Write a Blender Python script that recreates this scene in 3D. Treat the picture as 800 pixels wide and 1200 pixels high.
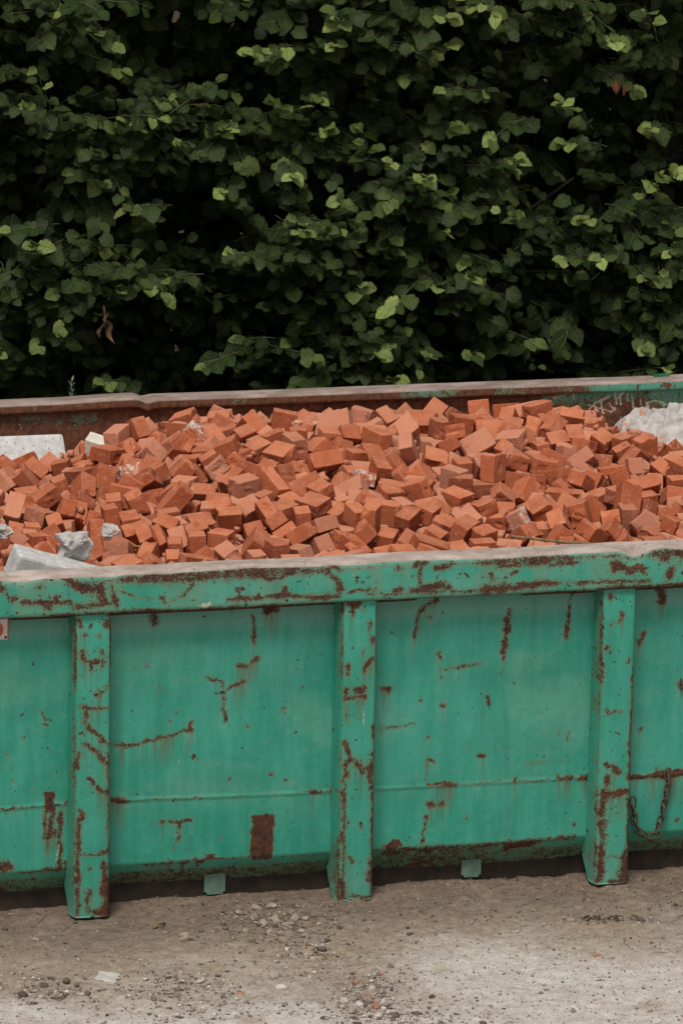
import bpy, bmesh, math, random
import numpy as np
from mathutils import Vector, Matrix, Quaternion

# ------------------------------------------------------------------ camera, sky, sun, exposure
scene = bpy.context.scene
for o in list(bpy.data.objects):
    bpy.data.objects.remove(o)
R = math.radians
FPX = 5678.0                       # focal length in photo pixels (photo 800 x 1200)
CAM = np.array([-3.5019, -12.8091, 4.2739])
def cam_axes(y, p, r):
    cy, sy, cp, sp = math.cos(y), math.sin(y), math.cos(p), math.sin(p)
    fw = np.array([sy*cp, cy*cp, -sp]); ri = np.array([cy, -sy, 0]); up = np.cross(ri, fw)
    cr, sr = math.cos(r), math.sin(r)
    return np.array([cr*ri+sr*up, -sr*ri+cr*up, fw])
AX = cam_axes(.2624, .2315, .0178)
cd = bpy.data.cameras.new('camera'); cam = bpy.data.objects.new('camera', cd)
scene.collection.objects.link(cam); scene.camera = cam
cd.sensor_fit = 'VERTICAL'; cd.sensor_height = 36; cd.lens = 36*FPX/1200
cd.clip_start = .1; cd.clip_end = 2000
cam.matrix_world = Matrix(((AX[0][0], AX[1][0], -AX[2][0], CAM[0]), (AX[0][1], AX[1][1], -AX[2][1], CAM[1]),
                           (AX[0][2], AX[1][2], -AX[2][2], CAM[2]), (0, 0, 0, 1)))
cd.dof.use_dof = True; cd.dof.focus_distance = 14.4; cd.dof.aperture_fstop = 22

world = bpy.data.worlds.new('World'); scene.world = world; world.use_nodes = True
wn, wl = world.node_tree.nodes, world.node_tree.links
bg = wn['Background']; sky = wn.new('ShaderNodeTexSky'); sky.sky_type = 'NISHITA'
SUN_EL, SUN_ROT = R(61), R(208)
sky.sun_disc = False; sky.sun_elevation = SUN_EL; sky.sun_rotation = SUN_ROT
sky.dust_density = 3; sky.air_density = 1
hs = wn.new('ShaderNodeHueSaturation'); hs.inputs['Saturation'].default_value = .10
wl.new(sky.outputs[0], hs.inputs['Color']); wl.new(hs.outputs[0], bg.inputs[0])
bg.inputs[1].default_value = .062
sl = bpy.data.lights.new('sun', 'SUN'); sun = bpy.data.objects.new('sun', sl); scene.collection.objects.link(sun)
sl.energy = 1.5; sl.angle = R(16); sl.color = (1, .93, .84)
az = SUN_ROT                        # nishita: direction measured from +Y clockwise
sdir = Vector((math.sin(az)*math.cos(SUN_EL), math.cos(az)*math.cos(SUN_EL), math.sin(SUN_EL)))
sun.rotation_euler = sdir.to_track_quat('Z', 'Y').to_euler()
vs = scene.view_settings
vs.view_transform = 'Standard'; vs.look = 'None'; vs.gamma = 1; vs.exposure = 0.72; vs.use_curve_mapping = False
scene.render.engine = 'CYCLES'
scene.cycles.max_bounces = 6; scene.cycles.diffuse_bounces = 2; scene.cycles.glossy_bounces = 2
scene.cycles.transmission_bounces = 2; scene.cycles.transparent_max_bounces = 4

def on_plane_y(u, v, Y):            # photo point -> point of the upright plane y = Y
    d = AX.T @ np.array([(u-400)/FPX, -(v-600)/FPX, 1.0]); t = (Y-CAM[1])/d[1]; return CAM+t*d
def on_plane_z(u, v, Z):
    d = AX.T @ np.array([(u-400)/FPX, -(v-600)/FPX, 1.0]); t = (Z-CAM[2])/d[2]; return CAM+t*d

# ------------------------------------------------------------------ helpers
rng = np.random.default_rng(4)
COL = scene.collection
def tag(o, label=None, cat=None, group=None, kind=None):
    if label: o['label'] = label
    if cat: o['category'] = cat
    if group: o['group'] = group
    if kind: o['kind'] = kind
    return o
def empty(name, loc, **k):
    o = bpy.data.objects.new(name, None); o.empty_display_size = .1; o.location = loc; COL.objects.link(o)
    return tag(o, **k)
def link(name, me, mat=None, parent=None, loc=None):
    o = bpy.data.objects.new(name, me); COL.objects.link(o)
    if mat is not None: me.materials.append(mat)
    if parent is not None:
        o.parent = parent
        o.matrix_parent_inverse = Matrix.Translation(parent.location).inverted() if parent.type == 'EMPTY' else Matrix()
    if loc is not None: o.location = loc
    return o
def mesh(name, V, F, smooth=False, attrs=None):
    V = np.asarray(V, dtype=np.float32); me = bpy.data.meshes.new(name)
    if isinstance(F, np.ndarray):
        n, k = F.shape
        me.vertices.add(len(V)); me.vertices.foreach_set('co', V.ravel())
        me.loops.add(n*k); me.loops.foreach_set('vertex_index', F.astype(np.int32).ravel())
        me.polygons.add(n); me.polygons.foreach_set('loop_start', np.arange(0, n*k, k, dtype=np.int32))
        me.update(calc_edges=True); me.validate()
    else:
        me.from_pydata([tuple(map(float, v)) for v in V], [], F); me.update()
    if smooth: me.polygons.foreach_set('use_smooth', np.ones(len(me.polygons), dtype=bool))
    for k, a in (attrs or {}).items():
        at = me.attributes.new(k, 'FLOAT', 'POINT'); at.data.foreach_set('value', np.asarray(a, dtype=np.float32).ravel())
    return me
def grid_faces(nr, nc, off=0):
    i = np.arange((nr-1)*(nc-1)); r = i//(nc-1); c = i % (nc-1); a = r*nc+c+off
    return np.stack([a, a+1, a+nc+1, a+nc], 1)
def _hash(ix, iy, iz):
    h = (ix.astype(np.int64)*374761393 + iy.astype(np.int64)*668265263 + iz.astype(np.int64)*2147483647+1013904223) & 0xffffffff
    h = ((h ^ (h >> 13))*1274126177) & 0xffffffff
    return ((h ^ (h >> 16)) & 0xffffff)/0xffffff
def vnoise(x, y, z=0.0):
    x, y, z = np.broadcast_arrays(np.asarray(x, float), np.asarray(y, float), np.asarray(z, float))
    ix, iy, iz = np.floor(x), np.floor(y), np.floor(z); fx, fy, fz = x-ix, y-iy, z-iz
    fx, fy, fz = [t*t*(3-2*t) for t in (fx, fy, fz)]; r = 0
    for a in (0, 1):
        for b in (0, 1):
            for c in (0, 1):
                r = r + _hash(ix+a, iy+b, iz+c)*(fx if a else 1-fx)*(fy if b else 1-fy)*(fz if c else 1-fz)
    return r
def fbm(x, y, z=0.0, o=4):
    r = 0; a = .5; s = 0
    for i in range(o):
        f = 2**i; r = r+a*vnoise(np.asarray(x)*f+17*i, np.asarray(y)*f+5*i, np.asarray(z)*f); s += a; a *= .5
    return r/s
def sstep(a, b, t):
    t = np.clip((t-a)/(b-a), 0, 1); return t*t*(3-2*t)
def bx(bm, x0, x1, y0, y1, z0, z1, bev=0.0):
    vs_ = [bm.verts.new((x, y, z)) for z in (z0, z1) for y in (y0, y1) for x in (x0, x1)]
    fs = [bm.faces.new([vs_[k] for k in f]) for f in ((0, 2, 3, 1), (4, 5, 7, 6), (0, 1, 5, 4), (2, 6, 7, 3), (0, 4, 6, 2), (1, 3, 7, 5))]
    if bev:
        es = list({e for f in fs for e in f.edges})
        bmesh.ops.bevel(bm, geom=es, offset=bev, segments=2, affect='EDGES', profile=.6)
def bm_mesh(name, bm, smooth=False):
    me = bpy.data.meshes.new(name); bmesh.ops.recalc_face_normals(bm, faces=bm.faces[:]); bm.to_mesh(me); bm.free()
    if smooth: me.polygons.foreach_set('use_smooth', np.ones(len(me.polygons), dtype=bool))
    return me

# ------------------------------------------------------------------ materials
class NT:
    def __init__(s, name):
        s.m = bpy.data.materials.new(name); s.m.use_nodes = True; s.t = s.m.node_tree
        s.b = s.t.nodes['Principled BSDF']; s.co = s.n('ShaderNodeTexCoord').outputs['Object']
    def n(s, ty, **kw):
        o = s.t.nodes.new(ty)
        for k, v in kw.items(): setattr(o, k, v)
        return o
    def l(s, a, b):
        if hasattr(a, 'is_output') or hasattr(a, 'links'): s.t.links.new(a, b)
        else: b.default_value = a
    def noise(s, scale, detail=4, rough=.6, vec=None, stretch=None, dist=0.0):
        o = s.n('ShaderNodeTexNoise'); o.inputs['Scale'].default_value = scale; o.inputs['Detail'].default_value = detail
        o.inputs['Roughness'].default_value = rough; o.inputs['Distortion'].default_value = dist
        v = vec or s.co
        if stretch:
            mp = s.n('ShaderNodeMapping'); mp.inputs['Scale'].default_value = stretch; s.l(v, mp.inputs[0]); v = mp.outputs[0]
        s.l(v, o.inputs['Vector']); return o.outputs[0]
    def math(s, op, a, b=0.0, clamp=False):
        o = s.n('ShaderNodeMath', operation=op, use_clamp=clamp); s.l(a, o.inputs[0]); s.l(b, o.inputs[1]); return o.outputs[0]
    def ramp(s, f, a, b, lo=0.0, hi=1.0):
        o = s.n('ShaderNodeMapRange', interpolation_type='SMOOTHSTEP'); s.l(f, o.inputs[0])
        o.inputs[1].default_value = a; o.inputs[2].default_value = b; o.inputs[3].default_value = lo; o.inputs[4].default_value = hi
        return o.outputs[0]
    def mix(s, f, a, b, mode='MIX'):
        o = s.n('ShaderNodeMix', data_type='RGBA', blend_type=mode); s.l(f, o.inputs[0])
        for q, i in ((a, 6), (b, 7)):
            if isinstance(q, tuple): o.inputs[i].default_value = (*q, 1)
            else: s.l(q, o.inputs[i])
        return o.outputs[2]
    def attr(s, name):
        return s.n('ShaderNodeAttribute', attribute_name=name).outputs['Fac']
    def out(s, col, rough=.8, bump=None, bs=.3, bd=.003, spec=None):
        if isinstance(col, tuple): s.b.inputs['Base Color'].default_value = (*col, 1)
        else: s.l(col, s.b.inputs['Base Color'])
        s.l(rough, s.b.inputs['Roughness'])
        if spec is not None: s.b.inputs['Specular IOR Level'].default_value = spec
        if bump is not None:
            q = s.n('ShaderNodeBump'); q.inputs['Strength'].default_value = bs; q.inputs['Distance'].default_value = bd
            s.l(bump, q.inputs['Height']); s.l(q.outputs[0], s.b.inputs['Normal'])
        return s.m

GREEN_A, GREEN_B = (.019, .255, .175), (.048, .315, .232)
def painted_steel(name, speck=.70, patchy=0.0, fade_all=0.0, rb=1.0, dustc=((.29, .225, .19), (.47, .405, .36))):
    s = NT(name)
    n1 = s.noise(2.3, 3); n2 = s.noise(9, 5, stretch=(3.5, 3.5, .5)); n3 = s.noise(190, 5, .7); n4 = s.noise(48, 5, .65)
    rust, fade, dust, splat = s.attr('rust'), s.attr('fade'), s.attr('dust'), s.attr('splat')
    g = s.mix(s.ramp(s.math('ADD', s.math('MULTIPLY', n1, .5), s.math('MULTIPLY', n2, .5)), .36, .64), GREEN_A, GREEN_B)
    if patchy:   # repainted, still deep green islands between chalked paint
        isl = s.ramp(s.noise(9, 3, .5, stretch=(1, 1, .7)), .44, .52)
        g = s.mix(s.math('MULTIPLY', isl, patchy), (.085, .26, .18), g)
    chalk = s.math('ADD', s.math('MULTIPLY', s.ramp(n4, .5, .72), .22), s.math('ADD', fade, fade_all), True)
    g = s.mix(chalk, g, (.18, .34, .27))
    # grime streaks running down
    st = s.ramp(s.noise(22, 4, .6, stretch=(1, 1, .06)), .54, .8)
    g = s.mix(s.math('MULTIPLY', st, .35), g, (.04, .13, .085))
    stn = s.math('MULTIPLY', s.attr('stain'), s.ramp(s.noise(70, 4, .6, stretch=(1, 1, .05)), .38, .6))
    g = s.mix(s.math('MULTIPLY', stn, .8), g, (.115, .10, .045))
    # rust field: painted-on wear shapes plus chips
    sp = s.ramp(s.noise(38, 3, .55), speck, speck+.035)
    sp2 = s.ramp(s.noise(110, 2, .5), speck+.015, speck+.04)
    ragged = s.math('ADD', rust, s.math('MULTIPLY', s.math('SUBTRACT', s.math('ADD', s.math('MULTIPLY', n3, .62), s.math('MULTIPLY', n4, .38)), .5), 1.35))
    m0 = s.ramp(ragged, .46, .53)
    halo = s.ramp(ragged, .27, .5)
    gate = s.ramp(rust, .0, .02)
    m0 = s.math('MULTIPLY', m0, gate); halo = s.math('MULTIPLY', halo, gate)
    m = s.math('MAXIMUM', m0, s.math('MAXIMUM', sp, sp2))
    rc = s.mix(s.ramp(s.noise(60, 6, .75), .35, .68), (.033*rb, .012*rb, .006*rb), (.115*rb, .042*rb, .018*rb))
    rc = s.mix(s.ramp(s.noise(11, 3, .6), .5, .75), rc, (.075*rb, .027*rb, .016*rb))
    c = s.mix(s.math('MULTIPLY', halo, .75), g, (.14, .15, .075))
    c = s.mix(m, c, rc)
    dm = s.ramp(s.math('ADD', dust, s.math('MULTIPLY', s.math('SUBTRACT', n3, .5), .5)), .42, .56)
    dc = s.mix(s.ramp(s.noise(14, 6, .7, stretch=(.5, 1, 1)), .35, .7), *dustc)
    dc = s.mix(s.ramp(s.noise(45, 4, .6), .6, .72), dc, (.2, .13, .1))
    c = s.mix(dm, c, dc)
    sm = s.ramp(s.math('ADD', splat, s.math('MULTIPLY', s.math('SUBTRACT', n3, .5), .5)), .44, .54)
    c = s.mix(s.math('MULTIPLY', sm, .75), c, (.55, .52, .42))
    rough = s.math('ADD', .36, s.math('MULTIPLY', s.math('MAXIMUM', m, s.math('MAXIMUM', dm, chalk)), .45), True)
    h = s.math('ADD', s.math('MULTIPLY', m, s.math('SUBTRACT', n3, 1.1)), s.math('MULTIPLY', n4, .5))
    return s.out(c, rough, h, .55, .003, .45)
M_PANEL = painted_steel('green_painted_steel')
M_RAIL = painted_steel('chalky_green_steel', .655, .95, .0)
M_RIB = painted_steel('green_rib_steel', .665, 0, .0)
M_FAR = painted_steel('rusted_inner_steel', .62, .5, .1, 1.6, ((.20, .14, .115), (.38, .31, .27)))

def simple(name, ca, cb, scale, rough=.9, bs=.5, bd=.004, rnd=False, sc2=None, cc=None):
    s = NT(name); n = s.noise(scale, 6, .65)
    c = s.mix(s.ramp(n, .32, .68), ca, cb)
    if cc: c = s.mix(s.ramp(s.noise(sc2, 3, .5), .6, .68), c, cc)
    if rnd:
        r = s.n('ShaderNodeObjectInfo').outputs['Random']; c = s.mix(.55, c, s.mix(r, (.6, .6, .6), (1.25, 1.25, 1.25)), 'MULTIPLY')
    return s.out(c, rough, n, bs, bd)
M_DARK = simple('grimy_dark_steel', (.016, .011, .007), (.040, .027, .018), 18)
M_CONC = simple('speckled_grey_concrete', (.40, .395, .39), (.57, .56, .55), 30, .85, .4, .002, cc=(.22, .22, .22), sc2=120)
M_MORT = simple('crumbly_grey_mortar', (.30, .285, .265), (.50, .48, .46), 24, .95, .9, .006, cc=(.42, .22, .15), sc2=22)
M_CREAM = simple('cream_glazed_block', (.55, .50, .42), (.70, .66, .58), 20)
M_STICK = simple('dry_brown_wood', (.11, .07, .03), (.25, .17, .08), 40)
M_CHAIN = simple('rusty_chain_steel', (.03, .035, .022), (.09, .05, .028), 90, .7, .6, .001)
M_LUG = simple('grey_green_steel', (.07, .15, .115), (.15, .22, .18), 25, .7)
M_STONE = simple('dusty_stone', (.20, .155, .118), (.40, .335, .275), 30, .95, .7, .004, rnd=True)

def brick_material(name, crust=False):
    s = NT(name); info = s.n('ShaderNodeObjectInfo').outputs['Random']
    off = s.n('ShaderNodeVectorMath', operation='MULTIPLY_ADD'); s.l(s.co, off.inputs[0]); off.inputs[1].default_value = (1, 1, 1)
    cmb = s.n('ShaderNodeCombineXYZ'); s.l(s.math('MULTIPLY', info, 37.0), cmb.inputs[0]); s.l(s.math('MULTIPLY', info, 91.0), cmb.inputs[1])
    s.l(cmb.outputs[0], off.inputs[2]); v = off.outputs[0]
    n1 = s.noise(14, 5, .65, v); n2 = s.noise(120, 3, .6, v); n3 = s.noise(45, 4, .6, v)
    a = s.mix(info, (.25, .058, .022), (.42, .110, .045))
    b = s.mix(info, (.34, .090, .037), (.46, .142, .068))
    c = s.mix(s.ramp(n1, .3, .7), a, b)
    c = s.mix(s.ramp(s.math('FRACT', s.math('MULTIPLY', info, 13.7)), .86, .9, 0, .45), c, (.52, .27, .185))
    c = s.mix(s.ramp(s.math('FRACT', s.math('MULTIPLY', info, 29.3)), .88, .92, 0, .5), c, (.20, .055, .03))
    c = s.mix(s.ramp(n2, .66, .74), c, (.16, .06, .04))
    c = s.mix(s.ramp(n2, .34, .28), c, (.52, .30, .22))
    c = s.mix(s.math('MULTIPLY', s.ramp(n3, .52, .75), .45), c, (.50, .27, .19))     # brick dust
    c = s.mix(s.ramp(s.noise(9, 5, .7, v), .74, .77), c, (.55, .45, .37))             # mortar crumbs
    if crust:
        f = s.ramp(s.noise(15, 3, .5, v), .40, .50)
        c = s.mix(s.math('MULTIPLY', f, s.ramp(s.noise(42, 6, .75, v), .47, .56)), c, (.56, .50, .45))
    up = s.n('ShaderNodeSeparateXYZ'); s.l(s.n('ShaderNodeNewGeometry').outputs['Normal'], up.inputs[0])
    du = s.math('MULTIPLY', s.ramp(up.outputs[2], .35, .9), s.ramp(n1, .3, .65, .25, .6))   # dust settled on what faces up
    c = s.mix(s.math('MULTIPLY', du, .65), c, (.60, .26, .15))
    h = s.math('ADD', n3, s.math('MULTIPLY', n2, .6))
    return s.out(c, .92, h, .55, .0035, .2)
M_BRICK = brick_material('red_clay_brick'); M_CRUST = brick_material('mortar_crusted_brick', True)

def ground_material():
    s = NT('dirt_and_cement_dust'); n1 = s.noise(1.6, 6, .62); n2 = s.noise(28, 7, .75); n3 = s.noise(140, 3, .7); n4 = s.noise(6, 5, .6)
    pale, dark, soil_shade = s.attr('pale'), s.attr('dark'), s.attr('soil_shade')
    dirt = s.mix(s.ramp(n2, .3, .7), (.27, .205, .155), (.41, .33, .26))
    dirt = s.mix(s.ramp(n4, .52, .7), dirt, (.45, .37, .305))
    dirt = s.mix(s.math('MULTIPLY', soil_shade, s.ramp(n4, .3, .6, .55, 1.0)), dirt, s.mix(s.ramp(n2, .3, .7), (.11, .077, .054), (.22, .163, .12)))  # darker brown: part dirt colour, part painted contact shade
    dust = s.mix(s.ramp(n2, .3, .72), (.49, .44, .39), (.67, .63, .585))
    dust = s.mix(s.ramp(n4, .55, .72), dust, (.40, .33, .27))
    n5 = s.noise(420, 2, .6); dirt = s.mix(.6, dirt, s.mix(s.ramp(n5, .3, .7), (.62, .60, .58), (1.3, 1.3, 1.3)), 'MULTIPLY'); dust = s.mix(.4, dust, s.mix(s.ramp(n5, .3, .7), (.62, .60, .58), (1.3, 1.3, 1.3)), 'MULTIPLY')
    f = s.ramp(s.math('ADD', pale, s.math('ADD', s.math('MULTIPLY', s.math('SUBTRACT', n1, .5), 1.0), s.math('MULTIPLY', s.math('SUBTRACT', n2, .5), .35))), .25, .95)
    c = s.mix(f, dirt, dust)
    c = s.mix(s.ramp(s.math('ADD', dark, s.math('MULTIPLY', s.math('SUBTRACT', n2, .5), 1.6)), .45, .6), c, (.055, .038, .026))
    c = s.mix(s.math('MULTIPLY', s.ramp(n3, .62, .74), .55), c, s.mix(n4, (.07, .05, .04), (.45, .40, .36)))
    c = s.mix(s.ramp(s.noise(33, 2, .5), .74, .76), c, (.34, .17, .11))
    return s.out(c, .95, s.math('ADD', n2, s.math('MULTIPLY', n3, .5)), 1.0, .012, .15)
M_GROUND = ground_material()

def leaf_material():
    s = NT('hazel_leaf'); t = s.attr('tint'); mid = s.attr('mid'); al = s.attr('along')
    c = s.mix(s.ramp(t, 0, .5), (.012, .023, .006), (.030, .052, .013))
    c = s.mix(s.ramp(t, .5, 1.0), c, (.27, .34, .10))
    # side veins, slanting forward from the midrib
    w = s.math('FRACT', s.math('ADD', s.math('MULTIPLY', al, 7.0), s.math('MULTIPLY', mid, -2.6)))
    vein = s.math('MAXIMUM', s.ramp(s.math('ABSOLUTE', s.math('SUBTRACT', w, .5)), .5, .36), s.ramp(mid, .07, .0))
    c = s.mix(s.math('MULTIPLY', vein, .0), c, (.12, .17, .07))
    vl = s.ramp(s.math('ABSOLUTE', s.math('SUBTRACT', w, .5)), .38, .5)
    vl = s.math('MAXIMUM', vl, s.ramp(mid, .1, .02))
    c = s.mix(s.math('MULTIPLY', vl, .5), c, (.13, .17, .07))
    n = s.noise(60, 4, .6); c = s.mix(.35, c, s.mix(s.ramp(n, .3, .7), (.6, .62, .55), (1.3, 1.25, 1.2)), 'MULTIPLY')
    m = s.out(c, .55, s.math('MULTIPLY', vl, -1.0), .8, .004, .17)
    tr = s.n('ShaderNodeBsdfTranslucent'); s.l(s.mix(.6, c, (.10, .16, .02)), tr.inputs[0])
    mx = s.n('ShaderNodeMixShader'); mx.inputs[0].default_value = .16
    s.l(s.b.outputs[0], mx.inputs[1]); s.l(tr.outputs[0], mx.inputs[2])
    s.l(mx.outputs[0], s.t.nodes['Material Output'].inputs[0]); return m
M_LEAF = leaf_material()
M_BARK = simple('dark_hazel_bark', (.03, .022, .015), (.075, .06, .04), 40)
M_TWIG = simple('green_brown_twig', (.06, .06, .025), (.11, .10, .05), 60)
M_DRY = simple('withered_leaf_brown', (.10, .05, .02), (.22, .13, .065), 50)
M_WEED = simple('silver_green_weed', (.10, .14, .09), (.20, .25, .17), 50)

# ------------------------------------------------------------------ ground
xs = np.concatenate([[-400, -60, -15, -6, -3.5], np.arange(-2.4, 2.6, .014), [3.5, 6, 15, 60, 400]])
ys = np.concatenate([[-400, -60, -20, -8, -3.6], np.arange(-2.1, .55, .014), np.arange(.6, 3.2, .15), [4, 6, 15, 60, 400]])
X, Y = np.meshgrid(xs, ys); near = sstep(2.6, 2.2, np.abs(X))*sstep(-2.2, -1.9, Y)
Z = near*(.020*(fbm(X*3, Y*3)-.5)+.014*(fbm(X*14, Y*14, 2)-.5)+.012*(fbm(X*45, Y*45, 5)-.5))
Z += near*.012*sstep(.1, .35, Y)*sstep(.9, .5, Y)*fbm(X*5, Y*5, 9)
Z -= .004
edge = -.50+.22*(fbm(X*1.3+4, Y*0+2)-.5)*2
soil_shade = .85*sstep(-.42, -.05, Y+.25*(fbm(X*2.5, Y*2.5, 6)-.5))  # brown dirt along the container foot, with occlusion shade painted into it
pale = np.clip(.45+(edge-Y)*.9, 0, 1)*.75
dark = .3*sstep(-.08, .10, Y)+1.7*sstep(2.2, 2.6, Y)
def spot_field(A, u, v, ru, rv, amp):
    p = on_plane_z(u, v, 0); a = on_plane_z(u+ru, v, 0)-p; b = on_plane_z(u, v+rv, 0)-p
    q = ((X-p[0])/np.hypot(a[0], a[1]))**2+((Y-p[1])/np.hypot(b[0], b[1]))**2
    A += amp*np.exp(-q)
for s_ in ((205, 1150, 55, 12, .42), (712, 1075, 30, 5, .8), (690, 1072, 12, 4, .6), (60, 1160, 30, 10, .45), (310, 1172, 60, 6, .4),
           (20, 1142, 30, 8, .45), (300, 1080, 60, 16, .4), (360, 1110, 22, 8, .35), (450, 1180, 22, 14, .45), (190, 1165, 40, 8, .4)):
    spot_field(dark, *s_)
for s_ in ((30, 1185, 60, 14, .6), (330, 1190, 60, 14, .5), (560, 1150, 90, 16, .3), (480, 1190, 40, 10, .5), (700, 1160, 140, 34, .6), (560, 1120, 110, 26, .45), (140, 1196, 60, 8, .3)):
    spot_field(pale, *s_)
V = np.stack([X.ravel(), Y.ravel(), Z.ravel()], 1)
gm = mesh('ground', V, grid_faces(len(ys), len(xs)), True, {'pale': pale, 'dark': dark, 'soil_shade': soil_shade})
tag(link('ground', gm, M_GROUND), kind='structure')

# ------------------------------------------------------------------ container
CX0, CX1, BAY = -2.59, 3.36, .77
skip = empty('roll_off_container', (.385, 1.15, 0), label='rusty green steel container with ribbed side, heaped with broken bricks', cat='skip container')
fine = lambda a, b, s: np.arange(a, b, s)
def seg(P, a, b):                   # distance of points P (n,2) to segment a-b
    a, b = np.array(a), np.array(b); d = b-a; L = max((d*d).sum(), 1e-12)
    t = np.clip(((P-a)@d)/L, 0, 1); return np.linalg.norm(P-(a+t[:, None]*d), axis=1)
def wear(P, strokes, Yp, soft=.022, px=None):
    """strokes: (width_px, [(u,v)...]) seen on the plane y=Yp; returns a 0..1 field, .5 at the rim of the shape"""
    r = np.zeros(len(P)); P0 = P
    P = P0+.0075*np.stack([fbm(P0[:, 0]*55, P0[:, 1]*55, 3, 3)-.5, fbm(P0[:, 0]*55, P0[:, 1]*55, 31, 3)-.5], 1)*2*(1 if soft > .0145 and soft < .03 else .25)
    wm = .45+1.15*fbm(P0[:, 0]*38, P0[:, 1]*38, 17, 2)
    for st in strokes:
        if st[0] == 'box':
            a = on_plane_y(st[1][0], st[1][1], Yp); b = on_plane_y(st[1][2], st[1][3], Yp)
            cx_, cz_ = (a[0]+b[0])/2, (a[2]+b[2])/2; hx_, hz_ = abs(b[0]-a[0])/2, abs(a[2]-b[2])/2
            d = np.maximum(np.abs(P[:, 0]-cx_)-hx_, np.abs(P[:, 1]-cz_)-hz_); r = np.maximum(r, np.clip(.5-d/.014*.5, 0, 1)*(d < .02)); continue
        w = st[0]/400*.5*.76; k = st[2] if len(st) > 2 else 1.0
        sf = soft*min(1, .45+w/.012)*1.2
        pts = [on_plane_y(u, v, Yp)[[0, 2]] for u, v in st[1]]
        lo = np.min(pts, 0)-w-.03; hi = np.max(pts, 0)+w+.03
        sel = np.where((P[:, 0] > lo[0]) & (P[:, 0] < hi[0]) & (P[:, 1] > lo[1]) & (P[:, 1] < hi[1]))[0]
        if len(sel) == 0: continue
        d = np.full(len(sel), 9.)
        if len(pts) == 1: pts = pts*2
        for a, b in zip(pts[:-1], pts[1:]): d = np.minimum(d, seg(P[sel], a, b))
        r[sel] = np.maximum(r[sel], np.clip(.5+(w*wm[sel]-d)/sf*.5, 0, 1)*k)
    return r

PANEL_RUST = [
 ('box', (52, 929, 65, 952)), (7, [(62, 955), (56, 980)]), (4, [(53, 952), (53, 982)]), (6, [(56, 978), (64, 976)]), (5, [(71, 952), (71, 1015)]), (4, [(55, 1018), (83, 1017)]), (6, [(80, 1012), (82, 1018)]), (3, [(56, 985), (56, 1000)], .8),
 (10, [(0, 1014), (12, 1016)]), (3, [(12, 1022), (30, 1023), (85, 1021)], .9), (3, [(49, 834), (53, 842)]), (3, [(52, 849)]), (3, [(10, 885)], .8), (2.5, [(14, 915)]), (2, [(28, 863)]),
 (3, [(131, 873), (158, 872), (196, 863), (226, 853)]), (5, [(156, 872)]), (4, [(224, 846), (222, 855)]),
 (6, [(179, 718), (180, 727)]), (3, [(240, 792), (258, 799), (262, 812), (262, 830)], .92), (5, [(266, 806)]), (4, [(266, 806), (284, 797)]), (4, [(263, 834), (264, 844)], .9),
 (4, [(295, 722), (297, 750)]), (4, [(278, 778), (292, 777), (301, 769)]), ('box', (307, 709, 325, 717)),
 (6, [(190, 963)]), (3, [(200, 963), (222, 961)]), (3, [(211, 963), (209, 985)], .92), (3, [(203, 993)]),
 ('box', (295, 955, 320, 1003)), ('box', (294, 990, 318, 1006)), (3, [(173, 1014), (215, 1011), (262, 1005)]), (8, [(247, 1004)]), (7, [(231, 1009)]), (3, [(262, 1006), (395, 1001)], .8),
 (3.5, [(171, 779)]), (3, [(200, 844)]), (3, [(186, 804)]), (2.5, [(206, 835)]), (4, [(231, 889)], .85), (3, [(335, 914)]), (3, [(268, 912)]), (3, [(291, 852)]), (3, [(317, 908)]), (3, [(332, 829)], .9), (3, [(368, 928), (374, 929)]), (4, [(260, 981)]), (3, [(331, 831)]),
 (4, [(511, 702), (495, 710), (487, 722), (484, 745)]), (3, [(502, 722)]), (3, [(512, 762), (515, 772)], .9), (3, [(513, 783), (516, 793)], .9), (2, [(521, 783), (560, 778)], .88), (5, [(446, 807), (456, 809)]),
 (5, [(518, 826)]), (4, [(501, 864)]), (4, [(498, 890), (507, 892)]), (2, [(447, 854), (485, 848)], .9), (3, [(447, 850), (447, 858)], .85), (3, [(493, 821)]), (3, [(549, 877)], .8),
 (7, [(592, 722), (590, 745), (588, 762)]), (3, [(595, 712), (588, 770)]), (3, [(669, 692), (663, 735)], .93), (7, [(662, 735), (661, 744)]), (2.5, [(603, 800)]), (4, [(572, 816), (572, 824)], .9), (4, [(664, 860), (664, 868)], .85),
 (3, [(560, 885), (566, 885)]), (3, [(654, 860)]), (3, [(604, 894), (662, 892)], .7), (3, [(673, 966)]), (2.5, [(545, 958)]), (2, [(530, 781), (560, 776)], .9),
 (6, [(503, 943), (517, 942)]), (3, [(500, 956), (497, 972), (494, 985)]), (14, [(456, 993), (463, 990)]), (7, [(450, 1000), (478, 996), (540, 993)]), (4, [(478, 997), (600, 989)]), (12, [(598, 990), (618, 988)]), (5, [(590, 991), (632, 985)]), (4, [(640, 984), (672, 981)]), (9, [(596, 996)]),
 (8, [(773, 692), (774, 704)]), (4, [(752, 742), (747, 756)]), (6, [(797, 800), (799, 806)]), (5, [(751, 856)]), (5, [(793, 961)]), (3, [(770, 805)], .7), (3, [(770, 900)], .9),
]
WELD_RUST = [(1.5, [(0, 948), (44, 945), (85, 941)], .95), (7, [(77, 941), (85, 941)]), (5, [(131, 938), (150, 938)]), (1.2, [(150, 938), (395, 927)], .84), (6, [(366, 929), (375, 928)]), (5, [(388, 927), (395, 927)]),
 (1.2, [(442, 926), (540, 919)], .8), (6, [(500, 920), (532, 918)], .97), (1.5, [(532, 918), (697, 910)], .86), (7, [(602, 915)]), (6, [(655, 911), (668, 911)]), (8, [(680, 911), (697, 909)]),
 (7, [(740, 911), (800, 906)]), (10, [(770, 908), (800, 906)])]
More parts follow.
